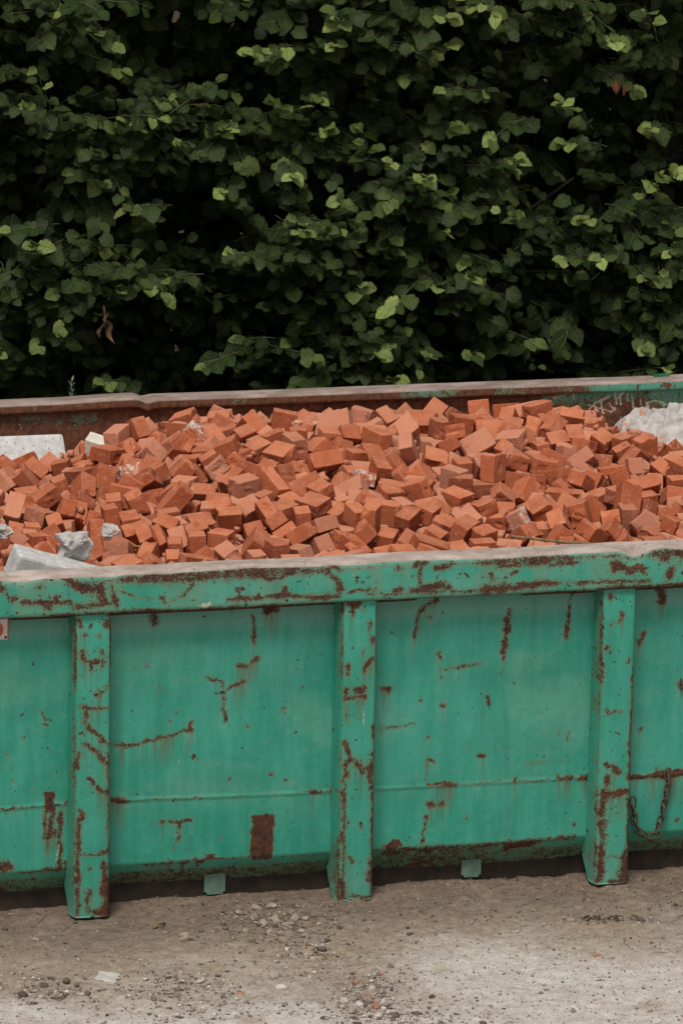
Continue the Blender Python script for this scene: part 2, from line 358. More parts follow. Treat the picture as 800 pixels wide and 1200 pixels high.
WL = np.array([on_plane_y(u, v, .078) for u, v in ((0, 948), (85, 941.5), (131, 938), (395, 927.5), (442, 925), (697, 910), (740, 911), (800, 906))])
def runoff(rust, rows, reach=22):
    A = (rust.reshape(rows, -1) > .56).astype(float); S = np.zeros_like(A)
    for k in range(1, reach): S[k:] = np.maximum(S[k:], A[:-k]*(1-k/reach))
    return S.ravel()
def panel_y(x, z, xa, xb):
    c = np.clip((x-xa)/(xb-xa), 0, 1)
    y = .082-.014*sstep(.55, .79, z)*sstep(.895, .80, z)-.006*np.sin(np.pi*c)
    y = y+.022*(fbm(x*2.2+3, z*2.2, 7, 3)-.5)+.005*(fbm(x*9, z*9, 3, 3)-.5)
    y = y-.0026*np.exp(-((z-np.interp(x, WL[:, 0], WL[:, 2]))/.0045)**2)*(.6+.8*vnoise(x*90, z*40))
    return y
ribs_x = [BAY*k for k in range(-3, 5)]
RW = .056
def panel(xa, xb):
    inview = xb > -1.3 and xa < 1.75
    st = .0042 if inview else .05
    xs = np.linspace(xa-.002, xb+.002, int((xb-xa)/st)+2)
    zt = np.linspace(.90, .125, int(.775/st)+1)
    prof_z = np.concatenate([zt, [.118, .108, .094, .078, .062, .046, .034, .032]])
    prof_dy = np.concatenate([np.zeros(len(zt)), [.003, .008, .017, .030, .045, .058, .066, .16]])
    Xg, Zg = np.meshgrid(xs, prof_z); DY = np.repeat(prof_dy[:, None], len(xs), 1)
    wob = .006*(fbm(Xg*5, Zg*0+1, 2)-.5)*sstep(.13, .10, Zg)
    Yg = panel_y(Xg, np.maximum(Zg, .12), xa, xb)+DY
    P = np.stack([Xg.ravel(), Zg.ravel()], 1)
    rust = np.maximum(wear(P, PANEL_RUST, .078), wear(P, WELD_RUST, .078, .016))
    z = P[:, 1]; x = P[:, 0]
    rust = np.maximum(rust, (.22+.33*fbm(x*6, z*0, 4))*np.exp(-((z-.121)/.008)**2))
    low = sstep(.112, .09, z)
    rust = np.maximum(rust, low*(.33+.24*fbm(x*4+9, z*8, 1)+.35*sstep(.050, .036, z)*fbm(x*9, z*0, 12)))
    fade = .6*sstep(.79, .835, z)*sstep(.885, .865, z)*(.6+.5*fbm(x*5, z*9, 3))+.25*sstep(.55, .8, fbm(x*3, z*6, 8, 4))
    fade = fade+.5*low*fbm(x*6, z*3, 2)
    fade = np.maximum(fade, .5*np.maximum.reduce([np.roll(rust.reshape(len(prof_z), -1), k_, 0).ravel()*(1-k_/14)*(k_ > 0) for k_ in (3, 6, 9)])*(z > .2)*(z < .86)*(fbm(x*60, z*4, 2) > .42))
    # scraped lines
    scr = wear(P, [(1.5, [(219, 858), (213, 880), (205, 905)], .95), (4, [(54, 855), (56, 905)], .7), (2.5, [(222, 846), (223, 838)], .8), (5, [(66, 1010), (70, 990)], .8)], .078, .012)
    me = mesh('side_panel', np.stack([Xg.ravel(), (Yg).ravel(), (Zg+wob).ravel()], 1), grid_faces(len(prof_z), len(xs))[:, ::-1], True,
              {'rust': rust, 'fade': fade, 'dust': np.zeros(len(P)), 'splat': scr*.9, 'stain': runoff(rust, len(prof_z))*(z > .12)})
    return link('side_panel', me, M_PANEL, skip)
edges = [CX0]+ribs_x+[CX1]
for i in range(len(edges)-1):
    xa = edges[i]+(RW if i > 0 else 0); xb = edges[i+1]-(RW if i < len(edges)-2 else 0)
    panel(xa, xb)

RIB_RUST = [ # (u,v) as seen on the rib fronts, y = 0
 (5, [(94, 728), (94, 735)]), (5, [(126, 730), (125, 735)]), (4, [(100, 744)]), (6, [(97, 762), (99, 772)]), (3, [(97, 773), (122, 775)]), (5, [(120, 765), (121, 782)]), (5, [(125, 804)]), (7, [(115, 813), (120, 812)]),
 (5, [(94, 829), (125, 830)]), (6, [(99, 829), (101, 840)]), (5, [(98, 846), (112, 858), (122, 869)]), (5, [(99, 872), (112, 880), (124, 894)]), (4, [(105, 913), (112, 922), (127, 930)]), (4, [(92, 880), (91, 900)]),
 (5, [(94, 950), (97, 958)]), (4, [(92, 960), (92, 1010)]), (3, [(93, 1003), (118, 1000), (128, 996)], .95), (8, [(121, 1012), (125, 1035)]), (14, [(124, 1035), (126, 1072)]), (5, [(92, 1010), (91, 1072)]), (7, [(104, 1044), (104, 1066)], .9),
 (9, [(112, 1068), (128, 1070)]), (3, [(127, 870), (127, 1000)], .9), (4, [(105, 1018)]), (4, [(116, 745)]), (3, [(108, 775), (106, 785)]),
 (12, [(411, 707), (420, 708)]), (6, [(414, 714), (414, 720)]), (5, [(433, 730), (433, 736)]), (5, [(438, 746), (438, 752)]), (4, [(428, 715)]), (4, [(426, 763), (425, 768)]), (5, [(436, 772), (430, 778), (427, 788)]), (4, [(407, 780), (407, 790)]),
 (9, [(416, 810), (427, 808)]), (4, [(405, 818), (430, 816)]), (5, [(406, 808), (405, 820)]), (3, [(407, 828), (407, 845)], .9), (5, [(404, 870), (409, 884)]), (6, [(404, 893), (404, 912)]), (8, [(418, 893), (424, 903)]), (6, [(411, 888), (404, 896)]), (8, [(434, 895), (434, 915)]), (3, [(437, 880), (436, 1050)], .97), (4, [(403, 912), (402, 1040)], .93),
 (5, [(402, 930), (403, 945)]), (4, [(407, 965)]), (4, [(424, 970)]), (5, [(402, 970), (400, 990)]), (6, [(434, 1010), (433, 1030)]), (9, [(400, 1032), (402, 1052)]), (5, [(408, 1050), (430, 1052)], .9), (4, [(408, 1005), (412, 1010)]), (4, [(437, 850), (438, 865)]),
 (5, [(716, 697), (717, 702)]), (4, [(728, 720), (726, 728)]), (4, [(716, 732)]), (5, [(711, 760)]), (4, [(706, 780), (705, 800)]), (3, [(742, 780), (741, 800), (737, 900)], 1.0), (5, [(711, 832)]), (3, [(713, 834), (728, 834)], .85), (3, [(736, 772), (735, 776)]),
 (6, [(738, 890), (737, 912)]), (6, [(723, 905), (719, 900)]), (9, [(711, 912), (712, 918)]), (7, [(706, 925), (705, 935)]), (9, [(706, 932), (718, 931), (735, 927)]), (7, [(706, 935), (704, 955)]), (4, [(736, 935), (733, 1035)], .97), (7, [(704, 962), (707, 985)]), (9, [(704, 985), (703, 1020)]), (6, [(700, 1020), (701, 1033)]), (10, [(733, 1005), (727, 1030)]), (6, [(715, 1034), (733, 1032)]),
 (5, [(709, 895), (712, 898)]), (3, [(704, 1004), (726, 1004)], .85), (3, [(705, 962), (715, 962)], .85)]
def rib(cx):
    inview = -1.3 < cx < 2
    zs = np.concatenate([np.linspace(.895, .13, int(.765/(.0045 if inview else .08))+1), np.linspace(.122, .0, 22 if inview else 5)])
    fx = np.linspace(-.043, .043, 16 if inview else 3)
    lean = lambda z: 0.0
    rows = []
    for z in zs:
        if z >= .13: yb = .094
        elif z > .085: yb = .094+(.13-z)/.045*.04
        else: yb = .134-(.085-z)/.085*.085
        top = sstep(.80, .90, z)                       # rib folds softly under the rail
        yf = .000+.006*top
        row = [(-RW-.001, yb), (-RW+.0005, yb*.55), (-RW+.003, yf+.018), (-RW+.006, yf+.008), (-RW+.010, yf+.002)]
        row += [(q, yf-.0012*math.cos(q/.043*1.57)) for q in fx]
        row += [(RW-.010, yf+.002), (RW-.006, yf+.008), (RW-.003, yf+.018), (RW-.0005, yb*.55), (RW+.001, yb)]
        rows.append(row)
    A = np.array(rows); n = A.shape[1]
    Xg = A[:, :, 0]+cx; Yg = A[:, :, 1]; Zg = np.repeat(np.array(zs)[:, None], n, 1)
    Yg = Yg+.0035*(fbm(Xg*9, Zg*9, 2)-.5); Xg = Xg+.003*(fbm(Zg*6+cx, Zg*0+3)-.5)
    P = np.stack([Xg.ravel(), Zg.ravel()], 1)
    rust = wear(P, RIB_RUST, 0.0)
    e = np.minimum(np.abs(P[:, 0]-cx-RW+.006), np.abs(P[:, 0]-cx+RW-.006))
    rust = np.maximum(rust, np.clip(.47+.30*(fbm(P[:, 1]*7+cx*3, P[:, 0]*9, 5)-.5)*2-e/.028, 0, 1))
    fade = .55*sstep(.16, .03, P[:, 1])*fbm(P[:, 0]*20, P[:, 1]*12, 6)
    F = grid_faces(len(zs), n)[:, ::-1]
    V = np.stack([Xg.ravel(), Yg.ravel(), Zg.ravel()], 1)
    b = len(V)-n                                       # close the foot
    foot = np.array([[b+k, b+n-1-k, b+n-2-k, b+k+1] for k in range(n//2-1)])
    me = mesh('rib', V, np.concatenate([F, foot[:, ::-1]]), False,
              {'rust': rust, 'fade': fade, 'stain': runoff(rust, len(zs)), 'dust': np.zeros(len(P)), 'splat': wear(P, [(2, [(425, 828), (426, 850)], .95)], 0.0, .01)})
    link('rib', me, M_RIB, skip)
for cx in ribs_x: rib(cx)

RAIL_RUST = [
 (8, [(0, 688), (4, 692)]), (9, [(50, 673), (72, 672), (85, 684), (98, 690)]), (11, [(92, 688), (118, 690)]), (7, [(118, 692), (122, 705)]), (6, [(30, 706), (45, 707), (82, 706)]), (7, [(52, 708), (58, 713)]), (5, [(66, 700), (68, 706)]), (6, [(82, 707), (86, 714)]),
 (5, [(88, 712), (130, 709)], .95), (5, [(131, 686), (133, 700), (137, 712)]), (2.5, [(132, 686), (146, 695), (165, 701), (205, 703)], .8), (3, [(212, 700), (222, 690), (227, 683)], .9), (4, [(190, 700), (192, 705)]), (6, [(17, 701)]), (5, [(50, 684), (47, 688)], .9), (4, [(120, 682), (122, 690)]),
 (5, [(300, 672), (318, 678), (330, 676)]), (5, [(300, 701), (330, 697), (345, 699), (372, 700), (395, 699)]), (6, [(330, 697), (335, 690)]), (7, [(382, 668), (392, 678), (399, 690)]), (8, [(390, 664), (400, 668)], .97), (5, [(398, 680), (398, 700)], .9), (3, [(410, 693), (440, 691)], .95), (5, [(268, 703), (300, 700)], .95), (4, [(250, 672), (280, 672)], .9),
 (6, [(466, 667)]), (6, [(485, 663), (500, 661)]), (5, [(492, 664), (493, 682)]), (11, [(495, 689), (520, 685)]), (6, [(480, 692), (525, 688)]), (5, [(510, 666), (522, 665)]), (5, [(462, 692), (470, 690)]), (3, [(430, 697), (560, 692)], .93),
 (9, [(562, 692), (600, 688), (650, 683)]), (8, [(590, 684), (596, 688)]), (5, [(580, 665), (610, 660)]), (5, [(574, 672), (576, 680)]), (4, [(600, 672), (606, 668)]), (4, [(640, 663), (680, 660)], .95), (4, [(650, 684), (745, 681)], .95),
 (10, [(722, 661), (735, 668), (750, 662)]), (9, [(722, 668), (752, 667)]), (4, [(715, 660), (756, 672)], .95), (9, [(785, 669), (784, 674)]), (5, [(775, 655), (800, 650)]), (9, [(780, 650), (800, 648)], .95), (4, [(748, 682), (760, 681)])]
def rail(xs, prof, Yp, far=False):
    """prof: list of (y, z, toplike)"""
    A = np.array(prof); n = len(A)
    Xg, _ = np.meshgrid(xs, np.arange(n)); Yg = np.repeat(A[:, 0][:, None], len(xs), 1); Zg = np.repeat(A[:, 1][:, None], len(xs), 1)
    T = np.repeat(A[:, 2][:, None], len(xs), 1)
    return Xg, Yg, Zg, T
def smooth_profile(pts, r=.012, st=.0045):
    """polyline (y,z) with rounded corners, resampled"""
    out = [np.array(pts[0], float)]
    for i in range(1, len(pts)-1):
        p, a, b = np.array(pts[i], float), np.array(pts[i-1], float), np.array(pts[i+1], float)
        ra = min(r, .45*np.linalg.norm(a-p), .45*np.linalg.norm(b-p))
        p0 = p+(a-p)/np.linalg.norm(a-p)*ra; p1 = p+(b-p)/np.linalg.norm(b-p)*ra
        for t in np.linspace(0, 1, 5): out.append((1-t)**2*p0+2*t*(1-t)*p+t*t*p1)
    out.append(np.array(pts[-1], float)); res = [out[0]]
    for a, b in zip(out[:-1], out[1:]):
        k = max(1, int(np.linalg.norm(b-a)/st))
        for j in range(1, k+1): res.append(a+(b-a)*j/k)
    return np.array(res)
xs_f = np.concatenate([np.arange(CX0, -1.35, .05), np.arange(-1.35, 1.7, .0042), np.arange(1.7, CX1+.01, .05)])
pr = smooth_profile([(.075, .884), (-.010, .884), (-.012, 1.004), (.070, 1.008), (.072, .86)], .014)
Xg, Zi = np.meshgrid(xs_f, np.arange(len(pr))); Yg = np.repeat(pr[:, 0][:, None], len(xs_f), 1); Zg = np.repeat(pr[:, 1][:, None], len(xs_f), 1)
Z0, Y0 = Zg.copy(), Yg.copy()
topw = sstep(.94, 1.0, Z0); frontw = sstep(.06, -.01, Y0)
Zg = Zg+topw*(.006*(fbm(Xg*6, Y0*0+5, 1)-.5)+.004*(fbm(Xg*22, Y0*9, 1)-.5))
Yg = Yg+.008*(fbm(Xg*4, Z0*6, 3)-.5)*(.4+topw)
for u, w, dz, dy in ((742, .035, -.018, .010), (775, .03, .004, 0), (25, .03, -.006, .004), (130, .02, -.004, .003), (590, .05, -.004, .003), (410, .05, -.004, .004), (488, .03, .003, 0), (300, .08, .003, 0)):
    xc = on_plane_y(u, 660, 0)[0]; g = np.exp(-((Xg-xc)/w)**2)*topw*frontw
    Zg = Zg+dz*g; Yg = Yg+dy*g
bott = sstep(.90, .885, Z0); Zg = Zg+bott*.004*(fbm(Xg*9, Z0*0, 7)-.5)
P = np.stack([Xg.ravel(), Z0.ravel()], 1)
fr = (Y0.ravel() < -.002)
rust = wear(P, RAIL_RUST, -.011)*fr
x, z, y = P[:, 0], P[:, 1], Y0.ravel()
rust = np.maximum(rust, fr*np.clip(.58-(z-.884)/.055+.5*(fbm(x*6, z*0, 3)-.5), 0, .60))
rust = np.maximum(rust, fr*np.clip(.50+.8*(fbm(x*4+7, z*0, 3)-.5)-np.abs(z-.985)/.07, 0, .55))
rust = np.maximum(rust, (z < .886)*.7)
dust = np.clip(sstep(.992, 1.001, z)*sstep(-.014, .0, y)*1.0+.55*sstep(.988, 1.0, z), 0, 1)*sstep(.075, .068, y)
splat = wear(P, [(8, [(238, 708), (246, 708)], .93), (4, [(232, 709), (250, 707)], .85)], -.011, .02)*fr
fade = .25*sstep(.5, .75, fbm(x*5, z*9, 11))*fr+.5*fr*sstep(.97, .995, z)
me = mesh('top_rail', np.stack([Xg.ravel(), Yg.ravel(), Zg.ravel()], 1), grid_faces(len(pr), len(xs_f)), True, {'rust': rust, 'fade': fade, 'dust': dust, 'splat': splat})
link('top_rail', me, M_RAIL, skip)

# far side: wall plate and rail, inner face seen
prf = smooth_profile([(2.352, .80), (2.355, 1.000), (2.250, 1.003), (2.248, .970), (2.272, .966)], .009)
xs_far = np.concatenate([np.arange(CX0, -.85, .05), np.arange(-.85, 2.1, .0048), np.arange(2.1, CX1+.01, .05)])
Xg = np.repeat(xs_far[None, :], len(prf), 0); Y0 = np.repeat(prf[:, 0][:, None], len(xs_far), 1); Z0 = np.repeat(prf[:, 1][:, None], len(xs_far), 1)
xk = on_plane_y(165, 463, 2.35)[0]; kink = np.exp(-((Xg-xk)/.02)**2)
wav = .005*(fbm(Xg*3, Xg*0, 6)-.5)-.008*kink+.006*sstep(xk-.35, xk-.05, Xg)*sstep(xk+.03, xk-.03, Xg)
Zg = Z0+wav*sstep(.9, .96, Z0); Yg = Y0+.008*(fbm(Xg*3, Z0*3, 8)-.5)-.012*kink*sstep(2.30, 2.25, Y0)
x, z, y = Xg.ravel(), Z0.ravel(), Y0.ravel(); inner = y < 2.262
gr = .65*sstep(1.34, 1.50, x)+.30*sstep(.35, .55, fbm(x*3, z*0+2, 5))*sstep(.3, 1.0, x)
rust = np.clip(.70-gr+.5*(fbm(x*5, z*10, 3)-.5), 0, 1)
dust = sstep(.990, 1.0, z)*(.95-.0*x)
splat = np.zeros_like(x)
xn = on_plane_y(770, 437, 2.3)[0]
me = mesh('top_rail', np.stack([Xg.ravel(), Yg.ravel(), Zg.ravel()], 1), grid_faces(len(prf), len(xs_far))[:, ::-1], True, {'rust': rust, 'fade': x*0, 'dust': dust, 'splat': splat})
link('top_rail', me, M_FAR, skip)
bm = bmesh.new()
a, b = on_plane_z(762, 437.5, 1.006), on_plane_z(779, 436.5, 1.006)
bx(bm, a[0], b[0], 2.315, 2.345, 1.0, 1.0065, .001)
link('slot_plate', bm_mesh('slot_plate', bm), simple('deep_green_paint', (.01, .09, .055), (.02, .13, .08), 30, .5), skip)

zs_w = np.arange(.972, .70, -.0045)
zs_w = np.concatenate([zs_w, [.4, .1]])
Xg, Z0 = np.meshgrid(xs_far, zs_w)
Yg = 2.276+.012*(fbm(Xg*2, Z0*2, 3)-.5)+.003*(fbm(Xg*14, Z0*14, 3)-.5)
P = np.stack([Xg.ravel(), Z0.ravel()], 1); x, z = P[:, 0], P[:, 1]
YW = 2.276
green = 0*x
for g in [(9, [(655, 468), (690, 464)], 1), (7, [(690, 464), (720, 460), (745, 462)], 1), (12, [(735, 458), (800, 450)], 1), (22, [(765, 462), (800, 458)], 1), (18, [(780, 470), (800, 468)], .9), (5, [(640, 470), (655, 468)], .9), (6, [(90, 492), (110, 490)], .8), (6, [(30, 490), (70, 495)], .7), (5, [(330, 470), (420, 466)], .6)]:
    green = np.maximum(green, wear(P, [g], YW, .05))
rust = np.clip(.80-.8*green+.25*(fbm(x*5, z*9, 3)-.5), 0.02, 1)
SPLAT = [(2.5, [(689, 474), (700, 478)]), (2.5, [(708, 469), (716, 462)], .8), (2.5, [(700, 478), (716, 483), (720, 478)], .97), (2.5, [(704, 470), (705, 492)]), (2, [(712, 472), (722, 482)], .95), (4, [(700, 471), (712, 465)]), (2.2, [(716, 462), (730, 459), (742, 463), (750, 468), (757, 472)], .66),
 (2.5, [(726, 461), (727, 474)]), (2.5, [(740, 463), (742, 477)]), (2.5, [(750, 468), (751, 478)]), (2.5, [(731, 459), (724, 466)]), (2.5, [(757, 472), (768, 469), (780, 474), (800, 480)]), (3, [(777, 473), (779, 487)]), (2, [(757, 474), (752, 484), (748, 488)], .95), (4, [(758, 474), (760, 478)]),
 (2.5, [(727, 488), (728, 504)]), (2.5, [(736, 488), (738, 500), (744, 496)]), (2, [(733, 488), (741, 492)]), (3, [(757, 479)]), (2, [(756, 486), (775, 483), (800, 486)], .93), (2, [(649, 467), (662, 463), (674, 456)], .97), (2.5, [(664, 458), (672, 461), (671, 468)]), (4, [(649, 466)]), (3, [(720, 459), (722, 473)]), (2.5, [(734, 461), (735, 470)]), (2, [(698, 470), (690, 480)]), (2, [(22, 496), (26, 502)], .97), (2, [(704, 492), (704, 498)]), (2, [(640, 472), (650, 474)], .9),
 (2, [(765, 462), (778, 460)], .9), (1.5, [(746, 492), (750, 484)])]
splat = wear(P, SPLAT, YW, .014)
me = mesh('far_wall', np.stack([Xg.ravel(), Yg.ravel(), Z0.ravel()], 1), grid_faces(len(zs_w), len(xs_far))[:, ::-1], True, {'rust': rust, 'fade': x*0, 'dust': x*0, 'splat': splat})
link('side_wall', me, M_FAR, skip)
bm = bmesh.new(); bx(bm, CX0, CX1, 2.30, 2.318, .08, .985)
link('side_wall', bm_mesh('outer', bm), simple('outer_green_paint', GREEN_A, GREEN_B, 5, .6), skip)
M_OUT = bpy.data.materials['outer_green_paint']
bm = bmesh.new()
bx(bm, CX0+.012, CX1-.012, .15, 2.27, .062, .10)
link('floor_plate', bm_mesh('floor_plate', bm), M_DARK, skip)
for xe, s_ in ((CX0, 1), (CX1, -1)):
    bm = bmesh.new(); bx(bm, min(xe, xe+.01*s_), max(xe, xe+.01*s_), .09, 2.30, .055, .99)
    link('end_wall', bm_mesh('end_wall', bm), M_OUT, skip)
for y0, y1 in ((.135, .215), (1.95, 2.05)):
    bm = bmesh.new(); bx(bm, CX0+.02, CX1-.02, y0, y1, -.012, .052, .006)
    link('skid_beam', bm_mesh('skid_beam', bm), M_DARK, skip)
for k in range(7):
    bm = bmesh.new(); bx(bm, -2.2+k*.85, -2.12+k*.85, .22, 1.94, .0, .058)
    link('cross_member', bm_mesh('cross_member', bm), M_DARK, skip)
for u0, u1, v0, v1 in ((239, 263, 1028, 1046), (540, 562, 1008, 1026)):
    a = on_plane_y(u0, v0, .128); b = on_plane_y(u1, v1, .128)
    bm = bmesh.new(); bx(bm, a[0], b[0], .119, .131, b[2], a[2]+.03)
    es = [e for e in bm.edges if abs(e.verts[0].co.z-e.verts[1].co.z) < 1e-6 and abs(e.verts[0].co.x-e.verts[1].co.x) < 1e-6 and e.verts[0].co.z < b[2]+.001]
    bmesh.ops.bevel(bm, geom=es, offset=.007, segments=4, affect='EDGES')
    link('lug', bm_mesh('lug', bm), M_LUG, skip)
# small welded hooks on the panels
for u, v in ((571, 820), (797, 802), (263, 838)):
    p = on_plane_y(u, v, .075); bm = bmesh.new()
    for k in range(7):
        t = k/6*math.pi
        bmesh.ops.create_icosphere(bm, subdivisions=1, radius=.0035, matrix=Matrix.Translation((p[0]+.002*k/6, p[1]-.010*math.sin(t), p[2]+.014*math.cos(t))))
    link('tarp_hook', bm_mesh('tarp_hook', bm, True), M_CHAIN, skip)
# warning plate, cut by the left edge of the picture
p1 = on_plane_y(10.3, 750, .070)
M_PLRED = simple('plate_red_enamel', (.42, .07, .045), (.50, .11, .07), 40, .5, .1)
M_PLW = simple('plate_white_enamel', (.56, .50, .46), (.66, .61, .57), 30, .5, .1)
bm = bmesh.new(); bx(bm, p1[0]-.30, p1[0], .062, .066, p1[2], p1[2]+.068, .0012)
pl = link('warning_plate', bm_mesh('warning_plate', bm), M_PLRED, skip)
bm = bmesh.new(); bx(bm, p1[0]-.294, p1[0]-.005, .0600, .0618, p1[2]+.005, p1[2]+.0640)
f_ = link('plate_face', bm_mesh('plate_face', bm), M_PLW); f_.parent = pl
def ring_mesh(cx, cz, rx, rz, y, ix=0.0, iz=0.0, n=32):
    V, F = [], []
    for k in range(n):
        t = 2*math.pi*k/n; c, s2 = math.cos(t), math.sin(t)
        V += [(cx+rx*c, y, cz+rz*s2), (cx+ix*c, y, cz+iz*s2), (cx+rx*c, y+.001, cz+rz*s2)]
    for k in range(n):
        j = (k+1) % n; F += [(3*k, 3*k+1, 3*j+1, 3*j), (3*k, 3*j, 3*j+2, 3*k+2)]
    return mesh('ring', V, F)
r_ = link('plate_symbol', ring_mesh(p1[0]-.0325, p1[2]+.034, .0155, .022, .0590, .0035, .010), M_PLRED); r_.parent = pl
for dx in (-.010, -.285):
    bm = bmesh.new(); bmesh.ops.create_cone(bm, cap_ends=True, segments=12, radius1=.0042, radius2=.003, depth=.004, matrix=Matrix.Translation((p1[0]+dx, .0585, p1[2]+.011)) @ Matrix.Rotation(R(90), 4, 'X'))
    q_ = link('rivet', bm_mesh('rivet', bm, True), M_CHAIN); q_.parent = pl

# ------------------------------------------------------------------ chain
def torus_link(c, d, n, L, W, r, name='chain_link'):
    d = Vector(d).normalized(); n = Vector(n).normalized(); s2 = d.cross(n).normalized()
    V, F = [], []; K, J = 20, 8
    for k in range(K):
        t = 2*math.pi*k/K; st = (L-W)/2*(1 if math.cos(t) > 0 else -1)
        cen = Vector(c)+d*(st+W/2*math.cos(t))+s2*(W/2*math.sin(t)); rad = d*math.cos(t)+s2*math.sin(t)
        for j in range(J):
            a = 2*math.pi*j/J; V.append(cen+rad*(r*math.cos(a))+n*(r*math.sin(a)))
    for k in range(K):
        for j in range(J):
            F.append((k*J+j, k*J+(j+1) % J, ((k+1) % K)*J+(j+1) % J, ((k+1) % K)*J+j))
    return mesh(name, [tuple(v) for v in V], F, True)
cpts = [(782, 907), (781, 925), (778, 940), (775, 955), (771, 968), (766, 979), (756, 980), (748, 974), (743, 962), (741, 948), (741, 932)]
cw = [Vector(on_plane_y(u, v, .055)) for u, v in cpts]
chain = empty('chain', tuple(on_plane_y(782, 907, .068)), label='rusty steel chain hanging in a loop on the panel right of the right rib', cat='chain')
dens = []
for a, b in zip(cw[:-1], cw[1:]):
    for t in np.linspace(0, 1, 12)[:-1]: dens.append(a.lerp(b, t))
acc = 0; last = dens[0]; nx = .0; k = 0
LK = .030
pos = []
for p, q in zip(dens[:-1], dens[1:]):
    acc += (q-p).length
    if acc >= nx: pos.append((p.copy(), (q-p).normalized())); nx += LK*.80
for k, (p, d) in enumerate(pos):
    nn = Vector((0, -1, 0)) if k % 2 == 0 else d.cross(Vector((0, 1, 0)))
    nn = nn+Vector((.25*math.sin(k*3.1), 0, .25*math.cos(k*2.3)))
    nn = (nn-d*nn.dot(d)).normalized()
    link('chain_link', torus_link(p, d, nn, LK+.006, .016, .0030), M_CHAIN, chain)
bm = bmesh.new(); p = on_plane_y(782, 905, .07); bx(bm, p[0]-.008, p[0]+.008, .052, .078, p[2]-.006, p[2]+.006, .002)
link('weld_lug', bm_mesh('weld_lug', bm), M_CHAIN, chain)

# ------------------------------------------------------------------ bricks
DIMS = [[0.0937, 0.058, 0.047], [0.0936, 0.07, 0.044], [0.1121, 0.07, 0.044], [0.088, 0.066, 0.051], [0.1159, 0.066, 0.051], [0.0866, 0.07, 0.051], [0.0553, 0.066, 0.044], [0.0489, 0.07, 0.051], [0.0548, 0.074, 0.047], [0.1034, 0.07, 0.051], [0.076, 0.066, 0.047], [0.0978, 0.066, 0.051], [0.0742, 0.07, 0.051], [0.0713, 0.066, 0.047], [0.0695, 0.058, 0.044], [0.0555, 0.066, 0.044], [0.0803, 0.066, 0.047], [0.0868, 0.058, 0.047], [0.0667, 0.07, 0.051], [0.0744, 0.074, 0.047], [0.0566, 0.066, 0.044], [0.0781, 0.066, 0.044], [0.093, 0.07, 0.051], [0.0869, 0.07, 0.051], [0.1083, 0.058, 0.044], [0.0812, 0.07, 0.044], [0.0796, 0.074, 0.044], [0.0729, 0.066, 0.044]]
